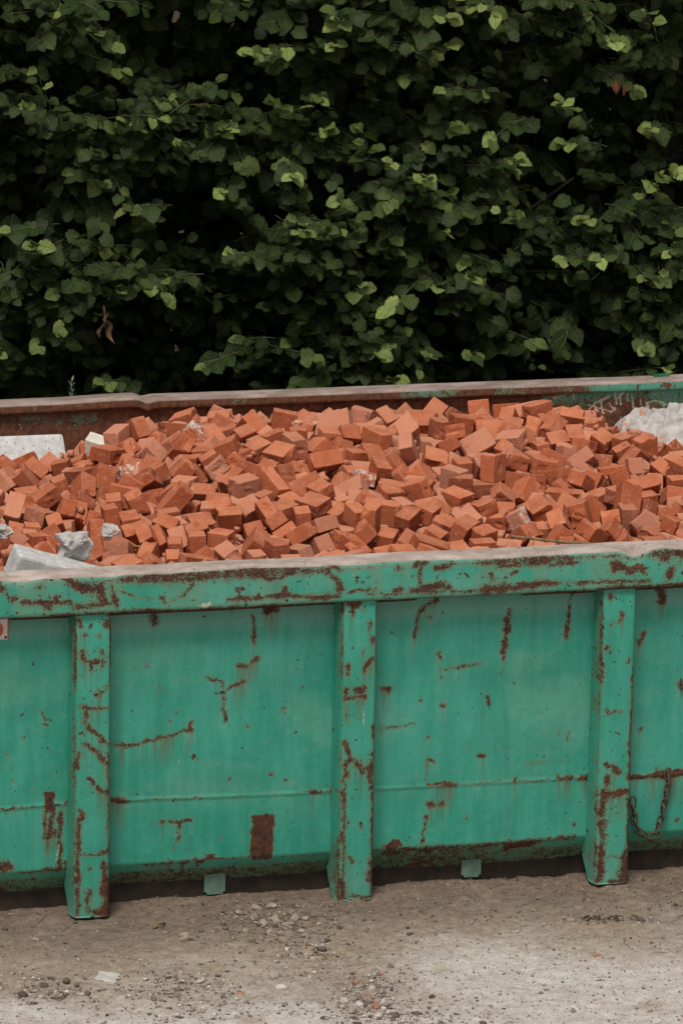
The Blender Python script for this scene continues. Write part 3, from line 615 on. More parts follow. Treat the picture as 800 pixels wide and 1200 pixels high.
# settled pile: shape number, x y z in half millimetres, rotation quaternion in thousandths
PILE = np.array([5,1345,1933,2064,647,-318,-636,-274,4,344,2207,2071,70,-170,937,-296,16,-236,1850,2034,148,61,49,-986,9,1405,2490,2072,889,402,-163,146,
4,-674,1791,1964,81,-425,-12,901,26,-421,1469,1917,13,-66,-842,535,22,589,1151,1940,534,732,253,339,11,2031,1383,1967,632,464,-279,555,
11,105,2262,2114,200,-847,480,-109,1,98,1488,1985,10,461,877,133,2,-74,1815,2030,212,532,490,658,1,-834,2967,2005,457,35,29,888,
4,589,2868,2158,251,132,871,400,19,1428,1232,1962,133,-960,-83,-234,9,876,971,1911,766,-465,-252,366,19,2443,2330,2064,353,576,-438,594,
5,1441,1595,1978,870,-85,-420,242,16,-1330,2377,1887,40,-955,-29,-291,22,-1094,2415,1915,736,-206,-509,396,0,-101,1003,1917,50,233,-264,-935,
18,1612,779,1909,215,-304,42,-927,24,793,2608,2112,564,-575,453,-383,9,-1614,1973,1900,355,742,288,490,23,1242,924,1870,193,822,-436,312,
24,929,2332,2081,87,-536,299,-785,2,471,1276,1970,752,-632,163,-93,17,1020,1571,1961,108,-870,480,25,21,793,1680,1990,137,-415,-659,613,
11,1050,2887,2097,884,356,-236,189,22,1648,2571,2072,342,-130,-79,927,4,-697,3284,2030,594,-637,-384,307,9,-388,921,1891,337,-472,753,-310,
25,-1349,2934,1873,410,-99,-899,-118,2,-1102,1564,1899,1,-756,28,654,11,1689,2115,2023,649,107,71,750,23,-901,1788,1964,601,395,366,591,
26,1091,2333,2025,601,55,238,-761,22,1662,1175,1933,412,-349,480,-691,25,352,3188,2114,677,723,-5,-136,0,349,1098,1965,251,-663,151,689,
21,-1199,950,1873,215,-183,-482,830,8,663,2012,2060,148,-986,-19,72,5,-948,2487,1950,550,259,459,-648,4,602,686,1885,97,-980,-4,174,
0,-396,2832,2049,414,-457,-127,777,7,-308,727,1912,30,715,80,-694,1,-197,1420,1947,754,154,537,347,11,-764,2241,1976,258,-227,297,891,
14,1848,1739,1994,24,911,307,-276,6,-559,1061,1910,31,-422,906,27,22,-570,793,1856,363,659,-545,-370,2,-132,2722,2073,170,795,573,104,
20,1112,1325,1957,100,-801,585,-79,25,2015,2248,2004,269,194,895,-299,22,1973,1206,1871,69,-711,4,699,19,-263,2440,2004,96,-352,81,928,
18,-1465,1915,1875,113,391,-913,-40,8,280,968,1936,108,391,-24,914,14,2227,2492,2067,263,-862,413,133,20,1549,2095,2052,661,-93,97,-738,
8,-708,1069,1872,41,17,673,738,9,-560,3424,2033,490,-642,196,-556,17,303,1257,1961,409,498,499,579,20,1291,1537,1973,47,612,-676,-407,
19,-467,2430,2005,920,-44,-380,-80,14,1268,2869,2107,506,-529,516,-446,3,216,2386,2141,468,-455,-575,493,15,-281,1535,1968,331,-781,509,147,
8,1300,1194,1895,627,-664,23,-407,14,191,1655,2023,179,-830,527,-39,2,82,1194,1925,668,-210,46,712,10,977,864,1886,655,-260,-550,-449,
10,58,2678,2060,583,-52,-159,795,25,2213,3102,2070,858,-476,150,-122,24,2207,1651,1967,92,27,923,-373,6,1747,866,1894,338,386,853,98,
3,410,958,1849,89,709,-269,646,10,-530,2970,1987,230,-884,229,335,0,2069,3375,2077,673,-700,-201,126,24,122,1787,2020,42,-211,866,451,
27,1076,1711,2007,654,739,-110,-119,18,726,1248,1966,886,163,17,434,20,-1259,2143,1855,209,560,-134,-791,6,-978,1162,1911,853,220,446,157,
22,-440,2011,1934,134,-252,-823,492,6,28,978,1848,505,-833,-224,33,3,637,2760,2094,276,728,-593,205,5,369,2438,2098,561,-253,-173,769,
26,1406,769,1896,887,-82,-452,42,2,1218,3102,2098,281,-916,263,-118,23,627,1663,1948,644,-367,-526,-418,10,1355,2728,2094,438,-158,-230,-854,
27,2404,1860,2003,61,-783,-380,489,18,2032,1055,1870,209,234,547,-777,21,1075,1844,2023,669,-590,337,-302,19,795,1113,1913,324,113,-98,934,
3,436,1834,1969,912,212,-319,-147,9,1484,964,1905,845,236,464,121,25,-1439,1084,1860,1000,4,5,28,17,-163,3707,2039,915,57,-233,-326,
16,-1225,3198,1847,837,-348,376,-193,25,-80,1506,1953,578,-15,-90,811,23,926,2021,1995,295,-869,-261,300,8,-999,1372,1891,551,-258,-452,-652,
10,-1588,752,1881,11,-2,-1000,-10,12,116,3105,2116,525,544,-649,-87,2,1773,1343,1873,753,463,-258,390,27,-816,1383,1919,890,-329,254,-186,
9,-1455,2968,1858,806,323,279,409,15,1957,2578,2058,146,-656,-702,-237,17,31,1926,2046,516,414,-198,724,17,10,1377,1903,737,91,670,21,
18,1771,1935,1962,465,280,662,518,15,2145,849,1916,876,-51,152,-455,1,-1205,1526,1833,154,656,-202,-710,16,1022,3255,2074,78,-693,-382,606,
6,40,2987,2077,691,-188,-475,-511,24,-138,1337,1891,546,-85,-436,-710,27,872,3270,2120,77,-829,-543,110,12,-821,2353,1998,179,708,-600,328,
25,-1186,2174,1800,386,514,-260,-721,16,167,1044,1836,501,620,-387,463,21,966,1177,1928,586,29,-305,750,22,1601,2875,2061,930,368,3,-26,
27,1220,2509,2062,677,-17,-325,-660,23,-1441,789,1858,3,-706,709,6,10,-1748,765,1861,51,51,-714,697,22,-912,1239,1862,665,-25,-392,635,
2,1164,1333,1880,74,-932,339,-104,14,-1308,1085,1855,236,707,-231,-626,14,2116,1781,1992,574,-798,-64,-172,12,715,2443,2036,761,133,321,-548,
3,-1218,554,1881,777,137,-85,-609,22,-707,3048,1993,86,858,-375,340,21,2322,2169,2011,787,-447,-359,-228,2,1264,1875,1939,993,-23,23,116,
21,1435,2945,2121,58,692,-719,-47,14,2244,1183,1899,206,252,873,-363,7,-1380,1806,1841,471,864,-138,110,24,-783,740,1834,200,24,-669,-715,
17,-262,2017,2010,11,-339,610,716,7,2230,1898,2036,49,-25,145,988,15,596,2390,2032,72,-166,736,-653,15,684,904,1904,219,-308,-919,-111,
26,1963,2424,1999,739,-25,-670,75,25,-317,3434,2034,64,-73,-121,-988,15,-671,1174,1925,422,702,519,-247,19,233,902,1832,808,143,386,422,
13,509,2673,2120,697,69,27,713,9,2096,2678,2037,594,-477,-517,391,13,-1140,2297,1846,216,193,-864,413,0,2374,1443,1942,25,95,263,960,
4,1725,1676,1897,175,-195,-707,657,3,1208,2132,1983,696,60,-715,-11,1,2043,890,1841,190,-55,75,-977,9,1823,3837,1953,454,-538,654,277,
11,-126,3164,2030,131,-590,-777,-177,16,2090,2457,2024,478,-687,438,-328,1,-574,1481,1884,715,113,31,-689,24,-161,751,1862,559,-499,341,-567,
9,-907,2072,1963,400,-305,671,544,27,-1005,1010,1826,473,-166,681,-534,4,2543,1877,1998,539,703,-275,-374,25,-251,3127,2055,84,668,493,551,
19,1935,1816,1957,182,407,778,441,13,245,1419,1918,571,-219,-628,-481,25,384,571,1868,204,60,-562,-799,27,-658,2394,2000,957,-73,-182,213,
14,539,1959,2019,198,713,-672,-20,18,928,732,1845,490,509,530,-469,25,-1166,2711,1847,818,-12,575,-3,2,-117,2081,2064,118,-496,-846,158,
13,2018,1529,1948,14,-179,982,49,20,170,2753,2100,350,505,-486,621,14,1847,1155,1882,565,-277,-303,-716,16,-952,1980,1966,10,164,725,669,
18,1953,3110,2010,133,-656,413,-618,12,-767,1240,1849,318,561,207,736,27,-437,1553,1950,353,493,-686,402,24,1428,3565,2055,456,-18,328,-827,
18,540,2505,2061,92,-236,421,-871,0,-1001,1535,1914,25,720,690,66,1,2107,3225,2019,262,-472,-810,-230,24,-1830,883,1827,645,34,-761,-52,
11,-1040,2758,1899,448,273,588,616,18,-1839,1325,1877,206,-164,658,-706,2,-544,1839,1840,155,664,-234,692,15,-1068,3151,1867,700,-657,70,-270,
25,2451,3317,1951,611,-199,-739,-201,22,-261,2786,2021,797,-10,-63,600,6,2297,2275,2024,174,134,736,-640,16,-1023,1849,1934,393,507,-564,-519,
2,2623,2471,1961,886,-108,-345,-290,14,-1061,634,1873,160,-915,-169,330,7,2465,1714,1957,43,-673,-737,-54,24,-271,1453,1821,640,-160,-302,-688,
14,-1562,1510,1805,414,-539,430,595,14,2184,2326,1963,101,831,511,-196,18,-1714,1452,1820,288,-360,802,-381,6,-1601,1101,1851,199,-622,-615,443,
16,-329,2970,2057,616,-687,-64,-380,6,-260,2571,2010,200,-162,625,737,15,-831,1068,1847,401,505,-515,-564,14,-428,724,1843,498,538,-467,-494,
12,794,2250,2028,390,-779,-447,202,20,2146,1402,1878,271,505,-12,-819,4,-744,3855,1776,622,325,-391,596,20,396,1995,1972,432,474,-113,-759,
13,-510,2241,1952,943,49,-39,-327,27,1855,2592,1991,471,539,-529,-455,13,1836,3158,2023,200,-825,-483,-215,3,785,2068,1976,814,-260,-232,465,
22,-1680,581,1857,53,439,-890,-110,8,2326,2394,2046,671,-571,306,-360,19,828,1386,1926,244,-209,-899,-299,1,676,1845,1970,232,99,-59,966,
15,-1475,1395,1840,194,862,-117,-454,11,1974,3749,1995,30,227,960,-160,9,-1150,1200,1842,71,-953,-252,150,10,-69,2639,2009,125,170,-74,-975,
23,-1442,3208,1866,584,-21,487,649,24,1452,1987,1908,476,612,-286,562,16,448,3036,2101,505,-73,55,-858,5,1213,2808,2000,19,-997,64,49,
15,152,2101,2040,398,-228,314,831,2,525,887,1860,79,498,-828,-244,17,2087,2852,2053,670,-613,94,408,19,1825,2297,1984,439,280,543,-659,
15,-1138,3277,1872,834,356,155,-392,0,-1757,1017,1844,111,-960,-58,-252,11,25,3417,2029,734,431,-172,-496,26,-115,2420,2016,348,318,-857,-207,
8,1867,3323,2039,554,-58,678,-480,5,-690,2199,1873,161,501,-814,245,9,554,2113,1992,62,-995,-29,67,27,-659,1958,1949,684,667,-255,145,
3,1329,2108,2011,274,658,-605,355,6,-170,1609,1977,105,210,-653,-720,23,1803,795,1825,743,-252,-246,569,8,1560,2448,2030,81,385,-352,-849,
4,453,1423,1951,913,263,263,-168,16,-736,1653,1871,523,524,510,-438,1,2148,2011,1946,756,651,-73,0,7,-116,1236,1863,430,729,526,-81,
21,-1866,654,1830,450,-677,362,457,12,2189,1550,1882,74,-19,746,-662,12,1645,1398,1914,56,-496,794,348,24,-863,971,1757,717,162,677,43,
7,51,3668,2031,662,-371,473,447,4,-1259,3539,1806,13,-314,-589,745,4,787,752,1824,704,12,-58,708,15,-604,2785,1947,378,-888,177,192,
15,-761,2560,1997,206,-650,642,350,8,-1150,1719,1873,517,303,405,-690,15,-1643,1804,1797,761,158,-588,-223,25,-721,918,1808,359,-187,897,-176,
19,-1546,1760,1803,549,-504,-437,503,18,1,3230,2039,613,-80,-59,784,17,-986,2321,1846,461,-670,-562,-148,21,1394,594,1870,464,-618,-357,525,
22,-6,2171,2017,892,103,-365,246,17,-1438,1650,1818,368,736,568,-12,19,1597,1933,1925,357,-404,-447,713,26,556,501,1892,53,-886,-419,189,
1,-1376,2726,1811,34,-688,724,-33,12,-394,1860,1903,660,-305,481,489,20,1277,1446,1892,804,137,-241,527,19,1365,1022,1843,706,33,706,45,
19,1096,760,1835,550,23,34,-834,26,2041,3035,1989,383,-330,608,-612,6,1695,2740,2071,357,-896,-67,256,19,843,1783,1977,585,402,-624,327,
13,326,699,1831,21,167,-946,-278,6,319,2695,2116,687,716,-95,-81,4,1522,1282,1893,535,804,-258,10,16,-377,2680,1972,645,696,-271,-161,
5,-912,3392,1815,568,-138,-799,-146,11,1944,1647,1889,702,-640,-237,204,23,1815,2165,1941,641,-637,-402,-147,26,-1445,2309,1834,289,-501,150,-802,
2,-1236,778,1833,382,-185,-141,894,22,1554,763,1826,61,-913,-270,301,15,1726,1799,1915,48,413,555,720,0,300,1696,1943,491,621,-385,-475,
0,416,1732,1901,696,131,-670,-222,9,601,3743,1960,229,-915,-321,-80,14,-447,3298,1974,182,-412,-384,806,12,13,1655,1933,416,-422,-668,450,
8,6,630,1840,150,-836,509,142,9,-388,2496,1931,238,-594,707,-300,2,1558,3345,2039,73,-285,-1,-956,4,-371,3140,1991,749,408,232,467,
11,919,2742,2050,413,-359,-452,-705,26,616,2262,1993,996,51,68,29,5,-714,2844,1923,528,-6,625,-575,25,2443,3041,1951,286,572,-282,715,
18,1786,2763,2020,700,-133,-527,464,2,-926,3031,1836,725,-307,567,240,17,1949,651,1810,534,-467,501,496,6,1576,3015,2086,915,-393,-38,-81,
24,-443,1790,1845,476,443,-683,334,17,2236,773,1886,279,-145,68,-947,0,1381,3943,1937,380,-173,-907,-59,15,655,1506,1929,714,177,-674,63,
20,216,1163,1857,572,-485,500,-433,12,2036,2170,1913,825,18,400,-398,26,-1713,2234,1925,209,-872,-403,-185,3,2346,1323,1886,104,-370,483,-787,
24,-267,542,1858,652,18,17,-758,3,-1292,1924,1728,76,-797,82,593,21,909,3106,2044,178,137,695,-683,10,949,2581,2073,26,838,-538,-82,
13,1543,2252,2021,223,468,-87,-851,4,-460,3741,1942,62,829,-424,358,24,809,2860,2087,921,-369,57,109,27,-527,3182,1963,846,22,-398,354,
13,-1022,2989,1860,237,-562,-309,-729,12,-1148,1381,1818,706,340,447,-432,12,136,744,1817,134,536,833,-24,5,2188,2613,2006,652,-381,-592,283,
7,-467,2574,1982,257,-547,744,-284,4,2028,3558,2017,170,-55,378,908,19,1367,2292,2013,43,-582,-812,-25,23,809,446,1848,759,206,-292,545,
22,2541,3915,1882,144,647,724,-192,2,2338,2070,1911,3,-442,-60,895,8,-1172,3022,1787,179,429,-831,-306,11,191,3015,2034,533,-532,73,-655,
7,-873,1637,1857,154,-848,-12,-508,11,-749,1535,1849,607,790,31,87,17,214,4477,1862,536,-6,844,-4,11,-412,1471,1766,625,-541,400,-396,
27,1091,2110,1972,730,45,38,-681,3,100,3498,2004,333,160,870,327,15,-1229,2447,1827,222,-403,863,-208,1,-1407,633,1812,351,-220,390,822,
1,-993,2072,1842,1,966,-52,-255,0,-1745,1823,1844,529,-479,493,-498,17,1287,753,1815,375,20,-534,758,21,1720,3376,2028,901,-100,403,-123,
22,-974,3582,1786,898,-304,-315,49,24,-1223,1616,1759,698,392,-319,508,17,1070,1044,1828,723,-645,184,-165,10,2120,1229,1844,236,-762,-593,108,
9,1057,574,1839,69,-688,-596,408,7,1780,1499,1900,241,25,-743,624,11,-837,1815,1861,744,-135,-168,633,18,1254,414,1866,238,-837,18,492,
11,1217,2367,1943,139,-526,717,436,0,480,1599,1924,379,790,-319,360,4,2143,753,1812,32,-986,-52,157,12,2631,2991,1934,627,588,-330,-390,
11,835,2457,1998,264,-484,-437,710,19,1251,606,1823,616,-230,549,517,23,399,2853,2021,707,324,621,-102,9,1021,1787,1898,43,-671,739,42,
15,-1585,1631,1798,557,-494,-448,495,18,284,2123,1948,681,177,-376,603,6,1549,2087,1949,147,-782,-100,-598,2,835,1514,1910,81,221,-896,-377,
16,-1231,1736,1715,465,478,-528,527,20,2360,1592,1908,116,-616,-2,779,5,-1295,2070,1722,329,663,300,-602,0,-507,2476,1880,31,380,-49,923,
21,307,3765,1961,269,847,327,321,18,440,2361,1995,195,350,-489,775,21,-253,2274,1916,277,95,-485,824,3,2317,1799,1926,629,309,-590,-401,
20,2105,609,1855,984,-55,153,68,24,-284,3583,1978,184,163,12,-969,11,-216,2969,1991,315,257,913,-39,1,2258,3278,2035,172,-830,410,-338,
6,-1608,2183,1811,660,700,-135,-236,7,2553,2096,1999,916,57,19,-398,17,129,2031,1976,28,-82,380,921,1,1570,1614,1848,131,-877,215,-408,
24,-265,1812,1934,19,-836,-544,-75,23,-476,2786,1897,68,566,-731,-375,3,308,1076,1778,505,498,570,-416,3,-1712,1228,1796,140,382,841,356,
9,754,1160,1829,938,146,30,312,17,-9,751,1791,505,138,-155,838,13,-959,665,1797,639,-24,-530,557,10,-1515,2137,1803,190,729,-178,633,
12,2691,2837,1909,46,-108,1,-993,9,966,4432,1829,671,209,-212,-679,19,677,3350,2055,306,443,-838,88,22,2669,2250,1972,26,160,-985,-58,
8,1212,2662,1997,48,-701,24,711,10,-1600,2336,1846,495,697,-225,-467,10,1485,1450,1909,464,20,638,-614,25,-67,1092,1870,5,21,871,492,
2,2150,1879,1940,984,-144,-32,-97,20,246,1547,1920,619,-508,447,-398,7,2280,963,1901,223,756,582,-200,5,1733,258,1883,392,-83,-896,-193,
23,1243,2993,1987,125,991,18,-45,17,1001,1971,1886,392,-880,-39,-265,9,1700,1037,1820,80,774,615,125,19,-1402,1523,1774,250,33,961,-110,
16,1723,2620,1967,53,18,-998,-24,18,2236,3532,1987,40,-72,775,627,17,-1554,1364,1783,55,-700,619,-352,22,1765,2444,1964,804,29,-54,-591,
26,-1935,741,1814,465,-533,-555,-439,5,2356,2605,2005,279,44,652,703,1,921,2219,1954,360,65,928,73,14,848,1886,1972,652,723,-150,-175,
8,1221,3431,2032,32,749,661,-8,6,1049,1247,1861,192,-264,-864,384,12,-258,933,1844,116,759,159,620,13,-1421,1230,1808,44,-874,55,481,
8,239,4333,1897,98,733,-103,-665,8,120,2879,2040,91,-264,960,-19,13,2269,1420,1838,87,-434,-857,265,10,1354,1356,1789,142,-307,-19,941,
16,1064,406,1859,293,162,-620,709,22,-492,4443,1730,165,-687,687,-166,14,1409,1546,1845,709,-399,42,-580,19,-586,1661,1873,5,54,-118,-992,
26,-471,1023,1800,68,-543,836,42,14,-1145,2039,1698,58,716,691,73,23,-286,1122,1831,141,-15,-55,988,4,1947,2821,1965,66,-980,-161,99,
15,2205,2116,1926,389,242,633,-624,20,341,1543,1910,24,711,180,-680,14,-2006,583,1865,587,-299,-114,744,16,1876,2061,1921,719,-660,-159,146,
27,-811,1990,1859,925,-329,188,10,15,1005,1432,1872,616,348,-654,268,9,181,3304,2016,871,-73,-444,-196,7,2255,2819,1999,776,-348,186,-492,
10,2466,2377,1919,734,72,675,-8,6,2400,1211,1954,760,-284,85,-578,13,-831,453,1859,901,-93,-348,-242,8,1142,3675,2002,709,-136,-669,178,
5,749,3927,1913,723,-335,-227,-559,6,1406,3294,2023,888,-248,-381,-66,9,-63,3719,1906,611,150,-634,448,0,2486,3465,1912,124,1,-46,-991,
3,-1840,1770,1942,162,-869,456,-105,8,-261,1585,1845,225,729,-240,-600,27,-928,1118,1716,574,-450,515,451,12,-1933,892,1804,433,-528,464,-564,
27,2047,1542,1858,41,-752,658,30,17,433,1218,1809,125,568,-366,-727,3,-794,2923,1852,528,-324,773,138,17,-570,623,1808,900,418,115,-44,
21,361,3402,2015,720,-438,-538,19,27,87,4327,1832,458,401,-729,313,20,1303,2641,1995,457,480,-517,-542,4,-13,1151,1786,865,487,-71,96,
0,-579,1078,1808,577,608,360,409,17,121,876,1748,786,225,286,-500,6,2234,3435,1989,107,68,624,-771,22,1943,3446,1945,784,-336,262,451,
4,-299,3811,1916,750,491,-424,-131,26,644,2576,1977,725,536,-433,21,6,352,2249,1916,44,-260,-963,-52,23,1290,2030,1885,23,-242,702,-670,
7,2292,2536,1906,113,-204,-722,651,22,1059,2479,1967,19,-255,966,37,0,-1133,2884,1826,146,481,-697,-511,15,-1231,2882,1757,489,-576,-641,135,
24,1196,1543,1888,274,437,-628,-582,7,-1100,1916,1824,548,475,441,529,10,-616,1308,1835,653,709,165,209,10,-1022,1277,1748,720,470,-505,-80,
7,-369,1301,1736,86,30,50,-995,21,189,1324,1792,638,770,-2,31,0,2581,4326,1829,938,33,155,307,13,58,3954,1887,191,618,530,549,
25,1445,1172,1844,288,-271,31,918,6,726,1381,1783,468,-438,592,-489,21,-60,2895,1978,201,-379,-115,896,18,2155,2239,1879,499,-805,257,-192,
17,1667,2075,1917,575,65,-11,815,8,-1319,1386,1756,789,338,15,-514,3,1597,3125,2032,647,325,195,-662,24,472,3194,2015,754,-22,-656,-19,
12,357,3071,1990,679,61,728,-65,7,743,2638,2008,26,528,-847,-43,23,-632,1972,1826,327,-277,-63,902,8,1922,790,1785,116,900,21,-419,
17,634,3100,2111,415,-863,79,-277,9,1882,3608,1879,223,674,-9,704,23,-282,2444,1856,806,-18,-77,587,12,-1683,2485,1894,60,168,619,765,
15,-1416,2033,1812,489,730,100,-467,5,104,1522,1895,109,-990,-48,-76,16,1183,1197,1752,148,-137,-733,650,1,1310,4149,1851,764,137,-494,-392,
25,867,4175,1842,330,624,286,648,0,-620,3591,1922,162,542,819,-95,11,3067,3298,1763,171,-205,-37,-963,13,1922,1036,1729,373,-602,316,631,
17,2014,453,1826,702,-553,167,418,11,324,256,1857,885,232,-390,102,21,-1795,1348,1730,701,215,639,-231,24,-1870,1039,1760,123,850,-155,-488,
10,2485,4160,1835,59,793,-4,606,23,167,4077,1905,280,-556,-763,173,24,236,3550,1992,785,110,171,-585,18,1962,3218,1952,553,185,-340,738,
2,2355,2362,1902,602,-494,426,-461,18,-910,2620,1923,176,373,-161,-897,8,-1524,1886,1781,556,-556,-443,-430,14,1315,1236,1749,211,-188,-719,635,
25,956,968,1741,709,13,-702,-60,10,1867,4332,1793,100,-254,597,-755,15,1102,3895,1924,771,316,160,530,19,2678,4107,1794,452,513,630,368,
3,821,3246,2020,309,469,633,533,24,-81,4412,1810,375,6,160,913,3,2503,3767,1839,187,947,-254,57,22,-651,3722,1803,35,-664,-299,-684,
4,105,2742,1958,710,-650,124,-241,8,35,2457,1937,355,-443,-640,517,27,198,1878,1965,120,37,375,-919,3,538,2140,1894,71,-34,-995,-58,
15,1499,1599,1898,792,232,-361,-434,15,-938,2201,1857,473,662,-570,115,24,1102,1597,1867,51,-858,-509,-38,23,-408,1643,1858,140,-14,970,200,
8,-1612,2032,1783,271,-914,-294,74,3,-215,1290,1766,469,-538,-577,397,18,1688,616,1789,182,-390,356,-829,25,-294,741,1820,36,-997,-63,-15,
25,-2899,2408,1679,833,-7,17,-553,3,-2838,2771,1701,653,-643,-273,292,3,-2904,3070,1675,43,999,14,-20,19,-2201,1618,1708,27,-997,65,-43,
2,-1920,1956,1729,695,37,1,718,5,-1397,2447,1721,624,337,-640,297,13,-1417,3102,1707,323,49,737,592,22,-1257,3068,1741,336,-218,-909,-116,
26,-900,1340,1746,351,294,-882,114,6,-754,3271,1801,76,-131,988,-10,17,-618,3546,1818,632,-762,-129,61,11,-269,1744,1792,12,-47,-58,997,
26,-67,1564,1783,16,-818,-569,-86,7,-7,2611,1916,106,-377,920,-15,1,603,1319,1760,586,67,-43,806,21,641,1539,1812,749,-651,116,-45,
5,523,1890,1880,487,-370,-579,538,15,1112,2913,1918,217,606,-719,-261,17,1318,856,1752,202,673,214,678,24,1366,1850,1827,103,94,-655,-743,
22,1939,1559,1763,31,-486,873,38,22,2189,2467,1886,92,-186,-719,663,5,2469,1244,1786,47,704,-141,695,5,2560,1515,1789,637,29,67,-767,
19,2766,1198,1733,996,61,25,58,4,2887,1745,1849,736,-210,-136,-629,12,2842,2644,1874,977,27,115,175,22,2877,3830,1724,291,694,-657,-46,
24,3089,1276,1782,721,-154,-641,-213,1,3155,3036,1787,167,-12,-633,756,26,3406,1926,1797,523,469,-563,435,10,3339,2751,1807,87,697,4,-712,
1,3661,1137,1725,732,-680,34,-23,1,3581,1249,1744,823,-567,32,-30,7,3662,3127,1717,937,-96,-12,-335,27,3584,3242,1721,64,701,66,707,
2,3584,3625,1602,157,869,-461,86,0,3635,3827,1535,393,-609,396,-564,15,3956,3309,1657,531,-289,777,175,1,3790,3834,1533,231,99,-798,-547,
18,-2739,1115,1686,244,664,249,-662,11,-2393,3011,1725,571,449,454,516,6,-2018,1423,1802,633,-309,-619,-348,22,-2084,1581,1780,686,358,509,378,
2,-2062,1809,1742,148,-761,624,-97,24,-2035,2290,1816,663,373,596,258,26,-1476,2724,1727,826,13,563,-24,18,-1492,2893,1710,518,-478,-452,547,
9,-962,1521,1766,117,-649,-92,-746,9,-981,1848,1823,669,80,-35,-739,7,-1076,2190,1742,560,-439,451,-539,25,-1039,2937,1737,923,-48,-120,364,
22,-1026,3329,1763,576,-430,397,-571,5,-837,3090,1814,182,-336,-683,622,13,-173,2395,1924,893,65,389,-215,1,990,1209,1774,399,-241,-63,-883,
24,1021,3037,1964,897,365,-216,127,3,1081,3164,1959,231,815,-304,-436,6,1220,1372,1774,594,-525,-463,397,15,2404,583,1795,23,1,-678,-734,
3,2344,855,1799,696,108,-461,540,23,2490,982,1849,24,-410,905,116,6,2326,1697,1808,171,-717,70,672,15,2338,3083,1920,360,-264,609,-656,
17,2373,3556,1930,611,446,473,-452,6,2626,1316,1774,195,-190,727,-630,3,2709,1614,1795,767,20,76,-637,9,2920,949,1756,947,125,286,-80,
5,3005,1466,1792,674,245,333,-612,25,3025,1954,1907,537,643,409,362,0,2929,2276,1889,386,-797,-462,-45,18,2990,2871,1829,113,-453,-879,97,
7,3097,3646,1679,509,91,256,817,16,3051,3837,1622,291,660,-692,-27,20,3212,546,1810,309,611,-348,640,1,3250,1249,1803,56,8,-36,998,
23,3259,1468,1792,666,-192,691,-204,11,3323,2064,1867,14,-171,-984,-36,6,3219,2832,1819,242,740,319,541,8,3359,3756,1594,557,-814,160,47,
12,3461,859,1726,96,-881,123,447,8,3460,1013,1732,405,654,520,370,11,3468,2859,1784,634,-750,-129,136,11,3536,3014,1757,768,640,-19,-12,
20,3461,3221,1710,601,-367,-671,-232,4,3476,3530,1684,173,-756,601,-192,8,3777,714,1749,798,381,307,-351,9,3739,2599,1836,19,-900,333,282,
15,3759,3224,1696,671,-319,-647,-172,22,3752,3526,1652,738,577,311,164,26,3843,3724,1580,617,226,555,-509,0,4123,1361,1742,179,699,-207,661,
10,4112,2184,1753,723,-689,4,56,22,4137,2459,1785,12,737,11,676,4,4119,2627,1802,546,503,-454,493,9,4133,3663,1555,365,-622,419,-552,
4,-2906,864,1753,39,-745,644,-167,9,-2945,1062,1812,707,4,-707,-4,0,-2793,1368,1771,3,-983,182,5,11,-2939,1764,1743,129,696,57,704,
3,-2791,1991,1781,147,737,557,353,4,-2893,2190,1699,343,366,614,610,25,-2872,2391,1766,14,510,-860,-12,16,-2900,2692,1815,9,-855,-519,12,
5,-2914,2901,1756,465,-533,64,-704,12,-2896,3263,1674,389,-415,-538,623,26,-2913,3688,1582,36,23,841,540,0,-2538,758,1758,12,-714,700,0,
17,-2474,1359,1735,704,-31,656,-271,5,-2561,1885,1790,523,204,-17,828,9,-2620,2180,1786,15,843,537,35,2,-2669,3112,1791,134,334,-96,928,
24,-2232,817,1757,19,-862,506,-4,11,-2320,1706,1803,363,-19,-44,931,0,-2360,1998,1745,87,817,-503,269,7,-2272,2541,1833,183,-427,-646,-606,
7,-2100,1126,1818,106,-294,-460,-831,19,-1876,1789,1823,677,196,-8,-709,21,-1675,1039,1789,795,242,-132,-540,27,-1610,2705,1808,69,684,-723,-70,
5,-1611,3438,1796,381,-561,-688,-258,18,-1538,3126,1809,844,-201,-134,-478,17,-1073,270,1885,548,-545,450,-448,16,-810,1388,1777,929,-226,292,-23,
12,-517,869,1736,118,-217,648,720,24,-667,2424,1886,691,190,81,-693,18,-484,4281,1709,99,-74,795,594,15,-47,2292,1966,53,494,864,89,
1,-39,3579,1940,589,-506,564,280,22,-157,4216,1787,363,627,239,646,9,249,2369,2023,59,-838,543,1,17,706,3169,2059,921,227,-313,-50,
7,1184,1750,1825,638,-569,-394,338,16,1181,3170,1982,757,-296,395,-428,2,1213,4243,1782,543,550,-125,622,4,1379,3032,1964,739,9,-673,9,
5,1374,3794,1920,569,-822,14,-21,13,1419,4439,1808,687,523,-385,-326,1,1677,1280,1766,851,-295,201,-386,5,1914,509,1767,151,-415,39,-896,
16,2253,646,1800,695,711,45,98,12,2368,1070,1875,325,5,887,-328,8,2235,1305,1784,33,-830,-248,-499,6,2590,1137,1818,62,-982,178,18,
23,2436,2746,1932,666,662,205,277,22,2564,4484,1770,1,2,701,-713,22,2777,835,1821,720,-653,177,-152,27,2654,988,1849,558,607,529,202,
6,2805,1578,1889,149,-726,-50,-670,5,2828,2105,1962,539,100,-36,836,21,2825,2340,1917,336,-322,860,-212,26,3168,624,1805,707,-550,-442,-50,
16,3100,688,1890,228,230,-646,-691,24,3098,944,1807,27,-622,-661,-418,12,3077,1106,1886,5,-23,-407,-913,8,3149,1974,1882,95,629,-134,760,
21,3189,2122,1895,395,-417,640,-510,12,3136,2366,1924,612,629,-359,318,14,3107,3137,1772,633,-749,197,12,0,3346,703,1772,349,814,285,367,
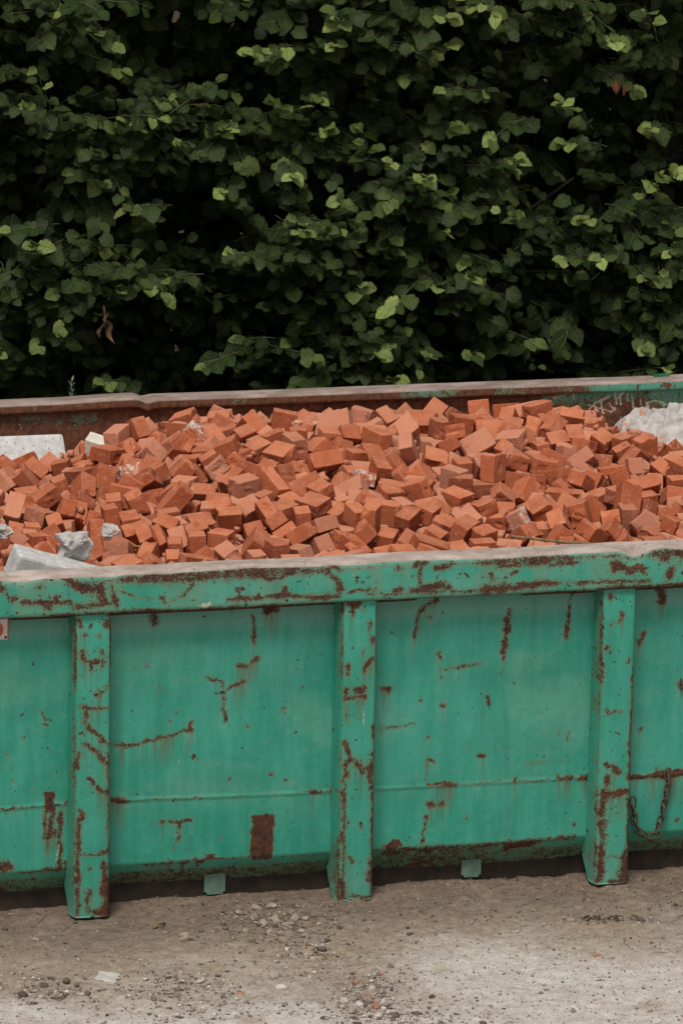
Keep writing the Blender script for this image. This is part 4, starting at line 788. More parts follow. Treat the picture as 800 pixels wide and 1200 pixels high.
18,3361,1062,1798,721,145,245,631,26,3416,1411,1751,315,336,600,654,20,3369,1645,1739,7,-94,995,40,7,3357,1804,1874,301,-4,923,-240,
3,3356,2037,1967,271,18,-34,962,0,3383,2417,1897,20,-615,788,11,4,3664,1005,1774,491,248,337,-764,18,3766,1690,1873,755,-594,-161,227,
11,3630,2241,1937,783,556,79,268,27,3682,2883,1755,57,417,-904,73,6,3930,936,1783,76,-248,879,400,24,3964,1053,1756,663,-230,-656,277,
7,3927,1349,1812,507,39,-12,861,20,4045,2350,1862,181,59,-693,-696,25,-2614,592,1772,97,-444,92,886,24,-2672,786,1762,1,-739,-674,-5,
20,-2777,987,1684,213,212,-671,-678,10,-2652,1687,1790,198,62,837,-507,4,-2842,2198,1840,81,-703,702,82,23,-2678,2829,1787,81,452,880,120,
25,-2401,461,1847,270,-717,-524,-372,24,-2414,734,1862,178,219,666,691,3,-2432,1121,1765,172,868,-256,-389,9,-2573,1484,1853,22,991,-111,66,
9,-2496,1819,1861,196,-788,-581,59,10,-2519,2054,1869,477,-560,-602,310,3,-2337,2432,1877,787,384,-467,121,13,-2374,2674,1793,289,565,744,208,
17,-2570,2968,1811,951,-104,94,276,19,-2511,3432,1791,750,5,655,84,18,-2141,558,1792,15,-934,177,-310,14,-2072,849,1829,984,92,12,-151,
26,-2180,1000,1825,341,453,-389,-726,0,-2021,1293,1840,300,66,31,-951,9,-2102,1618,1896,540,-198,152,804,9,-2233,1817,1809,925,55,-46,-374,
17,-2123,3088,1913,962,-100,117,-227,17,-1892,1459,1825,491,-154,67,855,6,-1742,2757,1865,754,-45,280,592,25,-1729,2910,1831,941,311,89,101,
20,-1585,764,1777,671,196,690,-187,0,-1489,3428,1791,704,338,-591,-202,8,-1326,958,1763,163,-204,99,960,20,-1307,2346,1702,693,658,176,237,
12,-733,586,1786,658,52,737,147,24,-653,4332,1673,672,532,-64,-511,7,-613,4462,1639,296,-704,-445,468,14,422,3798,1889,7,-729,-268,-630,
22,379,4455,1800,38,11,847,530,12,802,2791,1984,268,-704,-208,624,6,786,2948,2034,88,172,-389,901,20,929,1332,1854,808,-35,-566,-161,
23,1401,2856,2008,658,-656,296,-221,22,1297,3931,1874,910,67,379,-155,15,1294,4417,1792,271,768,172,-554,26,1569,515,1820,388,-66,-118,912,
7,1481,2374,1955,977,25,-85,196,10,1559,2565,1933,963,-265,31,20,22,1841,4063,1824,552,-807,149,-151,26,2228,3765,1943,944,-259,-35,202,
21,2398,666,1904,749,-41,-19,-661,19,2354,1958,1863,55,21,747,-662,18,2499,2233,1897,369,599,-431,566,8,2393,3214,1915,337,660,305,-598,
22,2283,4289,1804,489,-770,-321,255,3,2454,4372,1734,491,-181,719,457,11,2625,378,1852,930,-32,337,141,4,2554,685,1759,178,776,588,-141,
1,2584,847,1869,221,505,-75,831,16,2746,1039,1922,118,963,-126,-207,3,2645,1309,1906,602,-541,451,-377,10,2935,742,1882,718,53,-426,547,
13,2958,906,1875,329,-434,698,-465,16,2941,1583,1910,602,343,-248,677,2,3005,2159,1931,107,-351,-222,-903,20,2971,2705,1888,697,206,576,376,
15,3266,449,1878,586,-338,736,-5,5,3289,762,1878,888,-339,-311,0,20,3262,1711,1865,868,-152,431,-194,4,3245,1874,1924,551,106,-300,-772,
1,3243,2502,1871,438,245,854,135,20,3233,3389,1707,592,-609,-252,463,19,3531,850,1798,428,-301,345,-779,27,3534,1461,1855,161,-598,-756,-213,
27,3443,1620,1857,201,685,654,251,1,3514,1802,1820,386,-6,-436,-813,21,3499,2050,1880,207,779,348,478,14,3538,3731,1674,654,-14,44,755,
17,3858,570,1803,365,886,-231,168,26,3722,888,1817,71,-15,-314,947,5,3762,1177,1850,715,-138,245,640,24,3899,1680,1792,402,684,604,75,
21,3852,1808,1894,323,403,600,611,4,3902,2207,1868,72,-815,-414,399,11,3885,2795,1849,60,997,31,-32,27,3793,3398,1679,728,139,-625,245,
9,4083,721,1835,44,-111,438,-891,2,4152,1602,1835,599,-377,-598,377,4,4085,2017,1870,562,158,-59,-810,8,3973,2664,1836,218,680,-699,-17,
11,4113,3228,1699,702,290,-274,590,7,4112,3494,1669,449,541,-28,711,18,-2934,661,1772,69,704,-52,705,14,-2825,965,1847,56,290,-618,728,
4,-2840,1096,1866,24,-683,23,-730,0,-2949,1411,1767,409,-577,-409,577,5,-2910,1947,1806,313,-634,691,-150,8,-2905,2016,1678,12,-844,-535,9,
2,-2865,2734,1905,3,-991,-135,15,14,-2932,2951,1886,311,635,674,-213,17,-2946,3403,1675,693,-52,717,-54,19,-2914,3559,1597,46,12,142,989,
12,-2572,807,1877,584,-581,-404,398,26,-2647,978,1801,659,429,158,-597,6,-2849,1522,1849,82,-493,58,864,15,-2703,1867,1839,291,432,784,-338,
11,-2678,2162,1884,37,8,999,6,23,-2593,2473,1867,23,991,125,31,21,-2528,2645,1846,6,-903,-8,430,4,-2545,3169,1838,308,-94,-868,378,
3,-2621,3282,1747,231,758,188,580,27,-2262,790,1867,494,504,-491,-511,3,-2313,1142,1831,613,-69,-412,670,10,-2148,1356,1834,952,9,1,306,
19,-2290,1627,1921,52,-385,-913,121,0,-2393,2052,1878,234,-526,-686,-445,21,-2325,2245,1851,227,-210,943,-121,16,-2140,2430,1852,852,35,347,-391,
1,-2289,2845,1829,46,577,789,-205,14,-2393,3189,1820,870,-314,372,72,15,-2413,3407,1850,981,-175,-78,37,19,-2020,979,1892,246,-256,41,934,
25,-1911,1527,1927,580,-793,-176,71,16,-1953,1684,1923,400,-243,-782,-412,10,-2014,1779,1901,917,-236,281,159,26,-1897,2212,1869,46,616,780,-98,
3,-1850,2331,1970,531,-534,-453,478,7,-1985,2756,1858,888,216,-75,399,23,-2018,3474,1804,10,465,578,671,14,-1643,2832,1893,590,-517,-140,-604,
18,-1622,3029,1829,541,-666,404,-319,1,-1507,3805,1728,520,-580,-419,-467,17,-1144,435,1807,472,-512,342,631,1,171,444,1836,954,-203,217,32,
6,1044,2976,2044,100,-532,-734,-410,18,1047,4052,1887,64,-691,-713,104,23,1374,260,1860,424,-88,-901,29,11,1438,4305,1811,280,-633,443,570,
11,1643,2313,1973,631,434,-307,-565,24,1689,3911,1871,83,726,655,-194,24,2343,3927,1866,354,-865,266,235,7,2355,460,1842,194,632,733,-162,
16,2550,1544,1944,81,-889,-311,326,12,2344,4160,1821,786,7,-398,473,16,2801,458,1870,380,106,-81,915,0,2866,947,1906,534,-48,182,-824,
6,2737,1169,1846,508,599,428,448,23,2663,1581,1975,335,155,-929,-24,16,2751,1851,1949,624,-712,256,-195,20,3066,478,1846,544,700,42,462,
15,3075,838,1848,793,336,480,166,3,2996,1281,1878,358,345,-562,-661,0,3112,1547,1874,364,-161,-830,390,13,3089,1835,1927,686,-281,-671,8,
0,3069,2235,1960,910,-281,304,-27,19,3381,536,1841,586,-204,-121,775,14,3422,1058,1905,466,-149,855,175,0,3414,1290,1858,44,640,693,329,
4,3349,1594,1921,652,-308,318,-616,21,3466,1866,1934,805,42,-66,-588,1,3642,590,1866,22,647,762,-40,20,3612,785,1840,340,53,898,273,
14,3603,1196,1856,974,137,13,180,12,3678,1468,1769,378,540,-421,-623,16,3722,1552,1876,128,71,-820,554,17,3729,1825,1911,404,-281,-662,565,
10,3496,2303,1953,612,359,649,-274,18,4016,487,1812,825,92,436,-348,15,4031,935,1831,92,-810,-310,489,6,3872,1164,1818,30,743,-73,664,
10,3896,1465,1833,707,191,-668,131,13,4030,1620,1862,31,-998,-30,36,8,3973,1867,1859,7,855,517,34,17,4007,2191,1925,651,111,-427,-618,
5,-2761,495,1805,566,-479,-627,240,17,-2697,771,1893,7,-710,2,705,27,-2676,887,1873,692,698,-131,-127,23,-2664,1303,1841,675,473,493,278,
8,-2737,1497,1817,109,27,-9,994,21,-2683,2015,1886,682,-550,447,179,21,-2803,2419,1883,552,-634,-273,468,13,-2678,2649,1864,541,-273,654,-454,
19,-2781,3398,1792,474,-135,-136,859,4,-2465,955,1809,347,819,-288,-355,3,-2372,1327,1872,672,-399,377,-496,12,-2360,1539,1790,487,-119,390,-773,
15,-2463,2229,1878,277,256,926,29,1,-2353,2554,1927,293,107,867,-389,15,-2321,3105,1868,136,199,-362,901,22,-2524,3591,1797,617,431,400,-523,
0,-2112,699,1858,606,-788,61,94,7,-2221,1758,1929,612,690,-303,-240,13,-2147,1956,1829,355,418,-24,836,3,-2002,2302,1951,197,650,-690,251,
18,-1968,2420,1880,894,447,-39,-9,3,-2095,2855,1896,52,-367,927,65,16,-1968,2994,1965,564,400,563,-453,16,-2101,3389,1807,108,326,934,-102,
27,-1942,1173,1839,578,811,55,74,24,-1818,2078,1869,778,-207,592,21,6,-1878,2829,1876,822,-178,379,387,1,-1749,3193,1874,404,88,-874,-255,
13,-1683,3344,1904,209,976,-55,-11,21,-1940,3561,1783,558,-640,513,126,8,-1521,3703,1767,602,-298,263,-693,15,-1320,484,1826,567,517,-505,-396,
16,-529,4003,1867,40,-131,279,951,19,-433,4175,1813,464,488,-672,-307,21,894,3952,1868,604,-488,55,-628,13,1227,3316,2027,325,305,-701,557,
26,1273,3562,1961,483,-693,-61,-531,22,2187,471,1871,67,-5,111,-992,1,2038,3993,1886,54,689,-554,464,14,2373,3839,1907,19,277,-886,-371,
17,2185,4154,1837,649,-75,-749,106,16,2378,4442,1829,226,-346,689,-596,15,2547,688,1877,689,-145,688,-177,9,2811,1289,1924,226,348,337,845,
25,2624,1698,1987,39,104,-598,-794,1,2684,2009,1950,29,-193,975,106,25,2948,571,1872,887,-360,-249,-143,3,2856,1380,1851,341,-758,537,144,
5,2993,1462,1949,938,342,-7,53,7,2920,1817,1921,684,20,628,-370,27,3184,1376,1911,630,181,-584,-478,1,3148,1711,1960,792,497,-232,268,
7,3275,2248,1936,145,690,-196,682,22,3447,334,1847,474,475,-523,-526,12,3507,648,1850,160,-656,-211,707,8,3475,1135,1868,497,-209,-459,706,
26,3506,1311,1917,211,789,-404,-413,3,3604,1706,1916,750,-186,-220,595,5,3617,1948,1932,268,-19,192,-944,2,3662,2153,1960,768,560,51,307,
23,3791,1364,1832,566,-504,-461,461,0,3776,1972,1959,531,-152,123,825,15,4137,584,1813,266,-558,-381,688,18,4125,1200,1799,230,668,-665,241,
17,4094,1466,1901,35,107,188,-976,4,4145,1777,1912,699,95,702,95,0,-2839,635,1761,455,456,-539,-543,20,-2711,1125,1799,4,-674,739,-13,
4,-2918,1250,1785,347,-570,-636,-387,24,-2929,1667,1846,343,-585,-626,-385,9,-2923,2482,1914,122,-692,-137,-698,9,-2892,3158,1800,393,-919,5,2,
17,-2943,3572,1734,689,-84,711,-116,26,-2906,3721,1723,644,-130,-276,-702,21,-2491,584,1856,129,-594,262,-750,6,-2541,1297,1835,378,-892,225,-106,
6,-2673,1778,1803,390,747,-382,380,16,-2639,3472,1754,440,-443,-700,-345,17,-2368,1021,1883,933,141,-237,230,18,-2481,1635,1840,647,639,193,-369,
9,-2298,1917,1922,241,804,522,153,22,-2229,2094,1939,928,293,-163,-164,20,-2160,2557,1911,161,-222,428,861,16,-2208,2700,1913,473,621,-167,-602,
0,-2188,3009,1950,303,-32,-613,729,2,-2279,3245,1902,771,-574,-104,-255,11,-2467,3746,1748,559,234,-445,-659,23,-1894,1930,1841,725,-688,-7,46,
17,-2010,2538,1959,188,46,937,291,2,-1939,2659,1943,23,-431,-819,-378,11,-1831,3042,1951,190,596,643,441,25,-2228,3776,1785,175,960,-39,214,
27,-1701,3013,1929,808,309,-490,-104,27,-358,4458,1792,285,26,947,-143,10,254,2600,2052,32,-990,140,-7,15,662,354,1890,1000,13,1,24,
6,457,4083,1876,452,-65,89,885,3,1073,271,1884,148,-641,691,-299,27,1373,3680,1966,701,-93,-689,159,26,2679,680,1826,425,37,-902,-71,
10,2914,1123,1840,61,-576,809,97,1,2817,1667,2000,81,686,-678,250,15,3338,1167,1911,212,903,-305,-214,18,3913,1320,1932,51,94,683,722,
20,3822,2284,1927,312,-332,-879,139,16,4149,453,1872,259,658,259,658,24,3906,826,1869,565,-294,-640,431,25,4122,1075,1863,524,466,491,-517,
21,4006,1224,1858,695,211,-528,-440,6,3994,2563,1874,501,-861,37,78,6,-2724,629,1853,337,575,-406,-625,14,-2796,1661,1855,646,254,-117,-710,
27,-2900,3075,1851,355,-831,-394,-169,22,-2880,3275,1855,127,315,866,-368,19,-2338,908,1895,212,427,-534,699,7,-2404,2358,1898,582,604,14,-544,
23,-2316,2910,1911,5,413,886,-210,15,-2426,3010,1843,178,-614,-261,-723,21,-2279,3457,1827,89,-728,-512,446,8,-2657,3757,1667,650,210,-729,-38,
14,-2033,1939,1893,644,-316,-482,503,15,-2157,3595,1818,812,448,-341,155,14,-1829,2510,1911,29,656,-627,419,25,-1969,3708,1805,40,407,-796,446,
6,-1837,3794,1749,633,188,-316,-682], dtype=float).reshape(-1, 8)
NTHINGS = 300
LABELS = ["first from left of the bricks above mid height left of the right rib", "eleventh from left of the bricks above mid height left of the middle rib", "third from left of the bricks above mid height left of the middle rib", "tenth from left of the bricks just under the crest right of the middle rib", "tenth from left of the bricks below mid height right of the left rib", "first from left of the bricks below mid height left of the middle rib", "sixth from left of the bricks low in the heap right of the middle rib", "first from left of the bricks below mid height right of the right rib", "third from left of the bricks just under the crest left of the middle rib", "ninth from left of the bricks below mid height left of the middle rib", "seventh from left of the bricks above mid height left of the middle rib", "sixth from left of the skyline bricks on the left shoulder of the heap", "third from left of the skyline bricks on the middle of the crest", "fourth from left of the bricks below mid height left of the right rib", "twelfth from left of the bricks low in the heap right of the middle rib", "fifth from left of the skyline bricks on the right shoulder of the heap", "third from left of the bricks below mid height left of the right rib", "sixth from left of the bricks below mid height left of the left rib", "eighth from left of the bricks above mid height left of the left rib", "sixth from left of the bricks low in the heap left of the middle rib", "tenth from left of the bricks low in the heap left of the right rib", "second from left of the bricks just under the crest right of the middle rib", "first from left of the bricks below mid height left of the left rib", "third from left of the bricks low in the heap left of the right rib", "fourth from left of the bricks just under the crest right of the middle rib", "third from left of the bricks below mid height right of the middle rib", "eighth from left of the bricks below mid height right of the middle rib", "fifth from left of the bricks below mid height right of the middle rib", "seventh from left of the skyline bricks on the middle of the crest", "third from left of the bricks just under the crest left of the right rib", "seventh from left of the skyline bricks on the left shoulder of the heap", "second from left of the bricks low in the heap left of the middle rib", "second from left of the bricks above mid height left of the left rib", "first from left of the bricks below mid height right of the left rib", "fourth from left of the bricks above mid height left of the right rib", "fifth from left of the bricks below mid height right of the left rib", "seventh from left of the bricks above mid height right of the middle rib", "eighth from left of the bricks low in the heap left of the right rib", "first from left of the skyline bricks on the middle of the crest", "second from left of the bricks below mid height right of the middle rib", "fourth from left of the bricks low in the heap right of the left rib", "first from left of the bricks above mid height right of the middle rib", "second from left of the bricks above mid height right of the left rib", "eighth from left of the bricks low in the heap right of the middle rib", "fifth from left of the bricks just under the crest right of the left rib", "fourth from left of the bricks low in the heap left of the middle rib", "third from left of the bricks below mid height left of the middle rib", "sixth from left of the bricks above mid height right of the left rib", "ninth from left of the bricks above mid height left of the right rib", "nineteenth from left of the bricks low in the heap right of the left rib", "twentieth from left of the bricks low in the heap right of the left rib", "ninth from left of the bricks just under the crest right of the left rib", "eleventh from left of the bricks below mid height right of the middle rib", "tenth from left of the bricks above mid height left of the right rib", "second from left of the bricks low in the heap right of the right rib", "fifteenth from left of the bricks above mid height right of the left rib", "fifth from left of the bricks below mid height left of the left rib", "first from left of the bricks low in the heap right of the middle rib", "fourteenth from left of the bricks just under the crest left of the right rib", "third from left of the bricks above mid height left of the right rib", "sixteenth from left of the bricks low in the heap right of the left rib", "first from left of the skyline bricks on the left part of the crest", "thirteenth from left of the bricks below mid height left of the middle rib", "first from left of the bricks below mid height left of the right rib", "ninth from left of the bricks above mid height right of the left rib", "sixth from left of the bricks just under the crest right of the middle rib", "fourth from left of the bricks just under the crest left of the middle rib", "second from left of the bricks below mid height left of the middle rib", "mortar dusted brick low in the heap between middle and right rib", "tenth from left of the bricks below mid height left of the middle rib", "ninth from left of the bricks low in the heap left of the middle rib", "fourteenth from left of the bricks low in the heap right of the middle rib", "second from left of the bricks just under the crest left of the middle rib", "first from left of the skyline bricks on the right shoulder of the heap", "second from left of the bricks below mid height right of the right rib", "twelfth from left of the bricks low in the heap left of the right rib", "third from left of the bricks low in the heap right of the middle rib", "second from left of the bricks just under the crest right of the left rib", "sixth from left of the skyline bricks on the right part of the crest", "tenth from left of the bricks above mid height left of the middle rib", "ninth from left of the bricks above mid height right of the middle rib", "sixth from left of the bricks below mid height right of the middle rib", "eighth from left of the bricks below mid height left of the left rib", "eighth from left of the bricks low in the heap right of the left rib", "thirteenth from left of the bricks above mid height right of the left rib", "eighth from left of the bricks low in the heap left of the middle rib", "fourth from left of the skyline bricks on the middle of the crest", "sixth from left of the bricks just under the crest left of the middle rib", "sixth from left of the bricks low in the heap left of the right rib", "eighth from left of the skyline bricks on the middle of the crest", "fourth from left of the bricks below mid height right of the middle rib", "ninth from left of the bricks just under the crest right of the middle rib", "third from left of the bricks above mid height right of the right rib", "third from left of the bricks low in the heap right of the right rib", "eighth from left of the bricks above mid height right of the middle rib", "tenth from left of the bricks low in the heap right of the middle rib", "fourteenth from left of the bricks above mid height left of the middle rib", "fifth from left of the bricks low in the heap left of the right rib", "thirteenth from left of the bricks low in the heap left of the left rib", "third from left of the skyline bricks on the left part of the crest", "fourth from left of the bricks above mid height left of the left rib", "sixth from left of the bricks below mid height left of the middle rib", "fifth from left of the bricks above mid height right of the middle rib", "seventh from left of the bricks low in the heap right of the left rib", "twelfth from left of the bricks low in the heap left of the left rib", "seventh from left of the skyline bricks on the left part of the crest", "ninth from left of the bricks below mid height left of the right rib", "eighth from left of the bricks below mid height right of the left rib", "first from left of the bricks above mid height left of the left rib", "ninth from left of the bricks just under the crest left of the right rib", "eighth from left of the bricks above mid height left of the middle rib", "eighth from left of the bricks below mid height left of the middle rib", "seventh from left of the bricks above mid height left of the right rib", "sixth from left of the bricks low in the heap right of the right rib", "first from left of the bricks low in the heap right of the left rib", "sixth from left of the skyline bricks on the middle of the crest", "first from left of the bricks just under the crest left of the middle rib", "fifth from left of the bricks below mid height left of the middle rib", "fifth from left of the skyline bricks on the middle of the crest", "brick crusted with white mortar, below the cream topped block", "ninth from left of the bricks below mid height left of the left rib", "eleventh from left of the bricks low in the heap left of the middle rib", "ninth from left of the bricks below mid height right of the middle rib", "twelfth from left of the bricks just under the crest right of the middle rib", "seventh from left of the bricks just under the crest right of the middle rib", "fourteenth from left of the bricks low in the heap left of the left rib", "sixth from left of the bricks low in the heap left of the left rib", "eleventh from left of the bricks low in the heap right of the left rib", "first from left of the bricks low in the heap left of the right rib", "second from left of the bricks low in the heap right of the left rib", "fourteenth from left of the bricks above mid height left of the right rib", "first from left of the bricks just under the crest right of the middle rib", "sixth from left of the bricks low in the heap right of the left rib", "first from left of the bricks just under the crest right of the left rib", "first from left of the bricks above mid height right of the right rib", "tenth from left of the bricks below mid height right of the middle rib", "second from left of the skyline bricks on the right part of the crest", "seventh from left of the bricks low in the heap right of the right rib", "seventh from left of the bricks below mid height left of the left rib", "fifteenth from left of the bricks low in the heap right of the left rib", "first from left of the bricks above mid height left of the middle rib", "second from left of the bricks above mid height right of the right rib", "fifteenth from left of the bricks above mid height left of the middle rib", "ninth from left of the bricks low in the heap right of the middle rib", "eleventh from left of the bricks just under the crest left of the right rib", "second from left of the skyline bricks on the left part of the crest", "seventeenth from left of the bricks low in the heap right of the left rib", "twelfth from left of the bricks low in the heap left of the middle rib", "seventh from left of the bricks just under the crest left of the middle rib", "twelfth from left of the bricks just under the crest left of the right rib", "tenth from left of the bricks below mid height left of the left rib", "fifth from left of the bricks below mid height right of the right rib", "sixth from left of the bricks below mid height left of the right rib", "tenth from left of the bricks above mid height right of the middle rib", "fourth from left of the bricks low in the heap right of the right rib", "third from left of the skyline bricks on the right part of the crest", "seventh from left of the bricks just under the crest right of the left rib", "thirteenth from left of the bricks just under the crest left of the right rib", "twelfth from left of the bricks below mid height right of the left rib", "seventh from left of the bricks low in the heap left of the middle rib", "fourth from left of the bricks above mid height right of the left rib", "ninth from left of the bricks low in the heap right of the left rib", "fourth from left of the bricks above mid height right of the right rib", "mortar spotted brick on the left shoulder of the heap", "eleventh from left of the bricks above mid height left of the right rib", "eleventh from left of the bricks below mid height left of the middle rib", "fourth from left of the bricks low in the heap right of the middle rib", "eighth from left of the bricks above mid height right of the left rib", "whitish stained brick halfway up the heap above the middle rib", "thirteenth from left of the bricks low in the heap right of the middle rib", "fifth from left of the bricks above mid height left of the left rib", "fourth from left of the bricks above mid height left of the middle rib", "eleventh from left of the bricks below mid height left of the right rib", "eighth from left of the skyline bricks on the left part of the crest", "eleventh from left of the bricks low in the heap left of the right rib", "third from left of the bricks below mid height right of the left rib", "sixth from left of the bricks just under the crest left of the right rib", "fourteenth from left of the bricks low in the heap right of the left rib", "fourteenth from left of the bricks below mid height right of the left rib", "first from left of the skyline bricks on the right part of the crest", "eighth from left of the bricks just under the crest left of the middle rib", "fourth from left of the bricks below mid height right of the left rib", "seventh from left of the skyline bricks on the right part of the crest", "second from left of the bricks low in the heap left of the left rib", "sixth from left of the bricks above mid height left of the left rib", "first from left of the bricks low in the heap left of the left rib", "eleventh from left of the bricks below mid height right of the left rib", "fourth from left of the skyline bricks on the left shoulder of the heap", "second from left of the skyline bricks on the right shoulder of the heap", "sixth from left of the bricks just under the crest right of the left rib", "fourth from left of the skyline bricks on the right shoulder of the heap", "second from left of the bricks below mid height right of the left rib", "sixth from left of the skyline bricks on the right shoulder of the heap", "tenth from left of the bricks low in the heap right of the left rib", "sixth from left of the bricks below mid height right of the right rib", "first from left of the bricks low in the heap left of the middle rib", "seventh from left of the bricks low in the heap left of the left rib", "twelfth from left of the bricks above mid height left of the right rib", "fourth from left of the bricks low in the heap left of the left rib", "eighth from left of the bricks low in the heap left of the left rib", "fourth from left of the skyline bricks on the left part of the crest", "fourteenth from left of the bricks above mid height right of the left rib", "thirteenth from left of the bricks low in the heap right of the left rib", "third from left of the bricks low in the heap left of the middle rib", "third from left of the bricks above mid height right of the middle rib", "third from left of the bricks below mid height right of the right rib", "fifth from left of the skyline bricks on the left shoulder of the heap", "twelfth from left of the bricks above mid height left of the middle rib", "tenth from left of the bricks above mid height right of the left rib", "seventh from left of the bricks just under the crest left of the right rib", "fourth from left of the bricks just under the crest left of the right rib", "fourth from left of the bricks above mid height right of the middle rib", "ninth from left of the bricks low in the heap left of the left rib", "fifteenth from left of the bricks just under the crest left of the right rib", "seventh from left of the bricks below mid height right of the middle rib", "second from left of the bricks above mid height right of the middle rib", "eleventh from left of the bricks low in the heap left of the left rib", "fourth from left of the skyline bricks on the right part of the crest", "fifth from left of the bricks low in the heap right of the left rib", "fifth from left of the bricks above mid height left of the middle rib", "first from left of the skyline bricks on the left shoulder of the heap", "second from left of the bricks above mid height left of the right rib", "brick with white mortar on top near the crest, left of centre", "fifth from left of the bricks just under the crest right of the middle rib", "ninth from left of the bricks above mid height left of the middle rib", "fifth from left of the bricks low in the heap right of the middle rib", "tenth from left of the bricks just under the crest left of the right rib", "sixth from left of the bricks above mid height left of the right rib", "third from left of the skyline bricks on the left shoulder of the heap", "fifth from left of the bricks low in the heap left of the left rib", "eighth from left of the bricks just under the crest right of the left rib", "second from left of the bricks above mid height left of the middle rib", "fifth from left of the skyline bricks on the right part of the crest", "sixth from left of the bricks below mid height right of the left rib", "thirteenth from left of the bricks above mid height left of the middle rib", "seventh from left of the bricks below mid height right of the left rib", "eleventh from left of the bricks above mid height right of the middle rib", "fourth from left of the bricks below mid height left of the middle rib", "first from left of the bricks low in the heap right of the right rib", "first from left of the bricks just under the crest left of the right rib", "first from left of the bricks below mid height right of the middle rib", "ninth from left of the bricks below mid height right of the left rib", "thirteenth from left of the bricks above mid height left of the right rib", "fifth from left of the bricks low in the heap left of the middle rib", "third from left of the bricks low in the heap left of the left rib", "fourth from left of the bricks below mid height right of the right rib", "eighth from left of the bricks below mid height left of the right rib", "twelfth from left of the bricks low in the heap right of the left rib", "fifth from left of the skyline bricks on the left part of the crest", "second from left of the skyline bricks on the left shoulder of the heap", "eleventh from left of the bricks low in the heap right of the middle rib", "seventh from left of the bricks above mid height right of the left rib", "fifth from left of the bricks above mid height right of the left rib", "eleventh from left of the bricks below mid height left of the left rib", "second from left of the bricks below mid height left of the left rib", "eighteenth from left of the bricks low in the heap right of the left rib", "fourth from left of the bricks below mid height left of the left rib", "sixth from left of the skyline bricks on the left part of the crest", "first from left of the bricks above mid height right of the left rib", "seventh from left of the bricks low in the heap left of the right rib", "sixth from left of the bricks above mid height left of the middle rib", "tenth from left of the bricks low in the heap left of the left rib", "fifth from left of the bricks above mid height left of the right rib", "seventh from left of the bricks low in the heap right of the middle rib", "third from left of the bricks above mid height left of the left rib", "thirteenth from left of the bricks below mid height right of the left rib", "second from left of the bricks below mid height left of the right rib", "fourth from left of the bricks low in the heap left of the right rib", "second from left of the bricks low in the heap left of the right rib", "eighth from left of the bricks just under the crest left of the right rib", "second from left of the bricks just under the crest left of the right rib", "sixth from left of the bricks above mid height right of the middle rib", "second from left of the bricks low in the heap right of the middle rib", "fifth from left of the bricks just under the crest left of the middle rib", "seventh from left of the bricks below mid height left of the right rib", "eleventh from left of the bricks above mid height right of the left rib", "seventh from left of the bricks above mid height left of the left rib", "tenth from left of the bricks below mid height left of the right rib", "eighth from left of the bricks above mid height left of the right rib", "third from left of the bricks below mid height left of the left rib", "third from left of the bricks low in the heap right of the left rib", "ninth from left of the bricks low in the heap left of the right rib", "fifth from left of the bricks below mid height left of the right rib", "twelfth from left of the bricks below mid height left of the middle rib", "fourteenth from left of the bricks below mid height left of the middle rib", "second from left of the skyline bricks on the middle of the crest", "third from left of the bricks just under the crest right of the left rib", "seventh from left of the bricks below mid height left of the middle rib", "tenth from left of the bricks low in the heap left of the middle rib", "twelfth from left of the bricks above mid height right of the left rib", "eighth from left of the bricks just under the crest right of the middle rib", "fourth from left of the bricks just under the crest right of the left rib", "third from left of the bricks just under the crest right of the middle rib", "sixteenth from left of the bricks above mid height left of the middle rib", "third from left of the bricks above mid height right of the left rib", "third from left of the skyline bricks on the right shoulder of the heap", "fifth from left of the bricks just under the crest left of the right rib", "ninth from left of the bricks above mid height left of the left rib", "fifth from left of the bricks low in the heap right of the right rib", "eleventh from left of the bricks just under the crest right of the middle rib"]
def axis_pts(h, r, step):
    n = max(1, int(round((2*h-2*r)/step)))
    return np.concatenate([[-h, -h+.35*r], np.linspace(-h+r, h-r, n+1), [h-.35*r, h]])
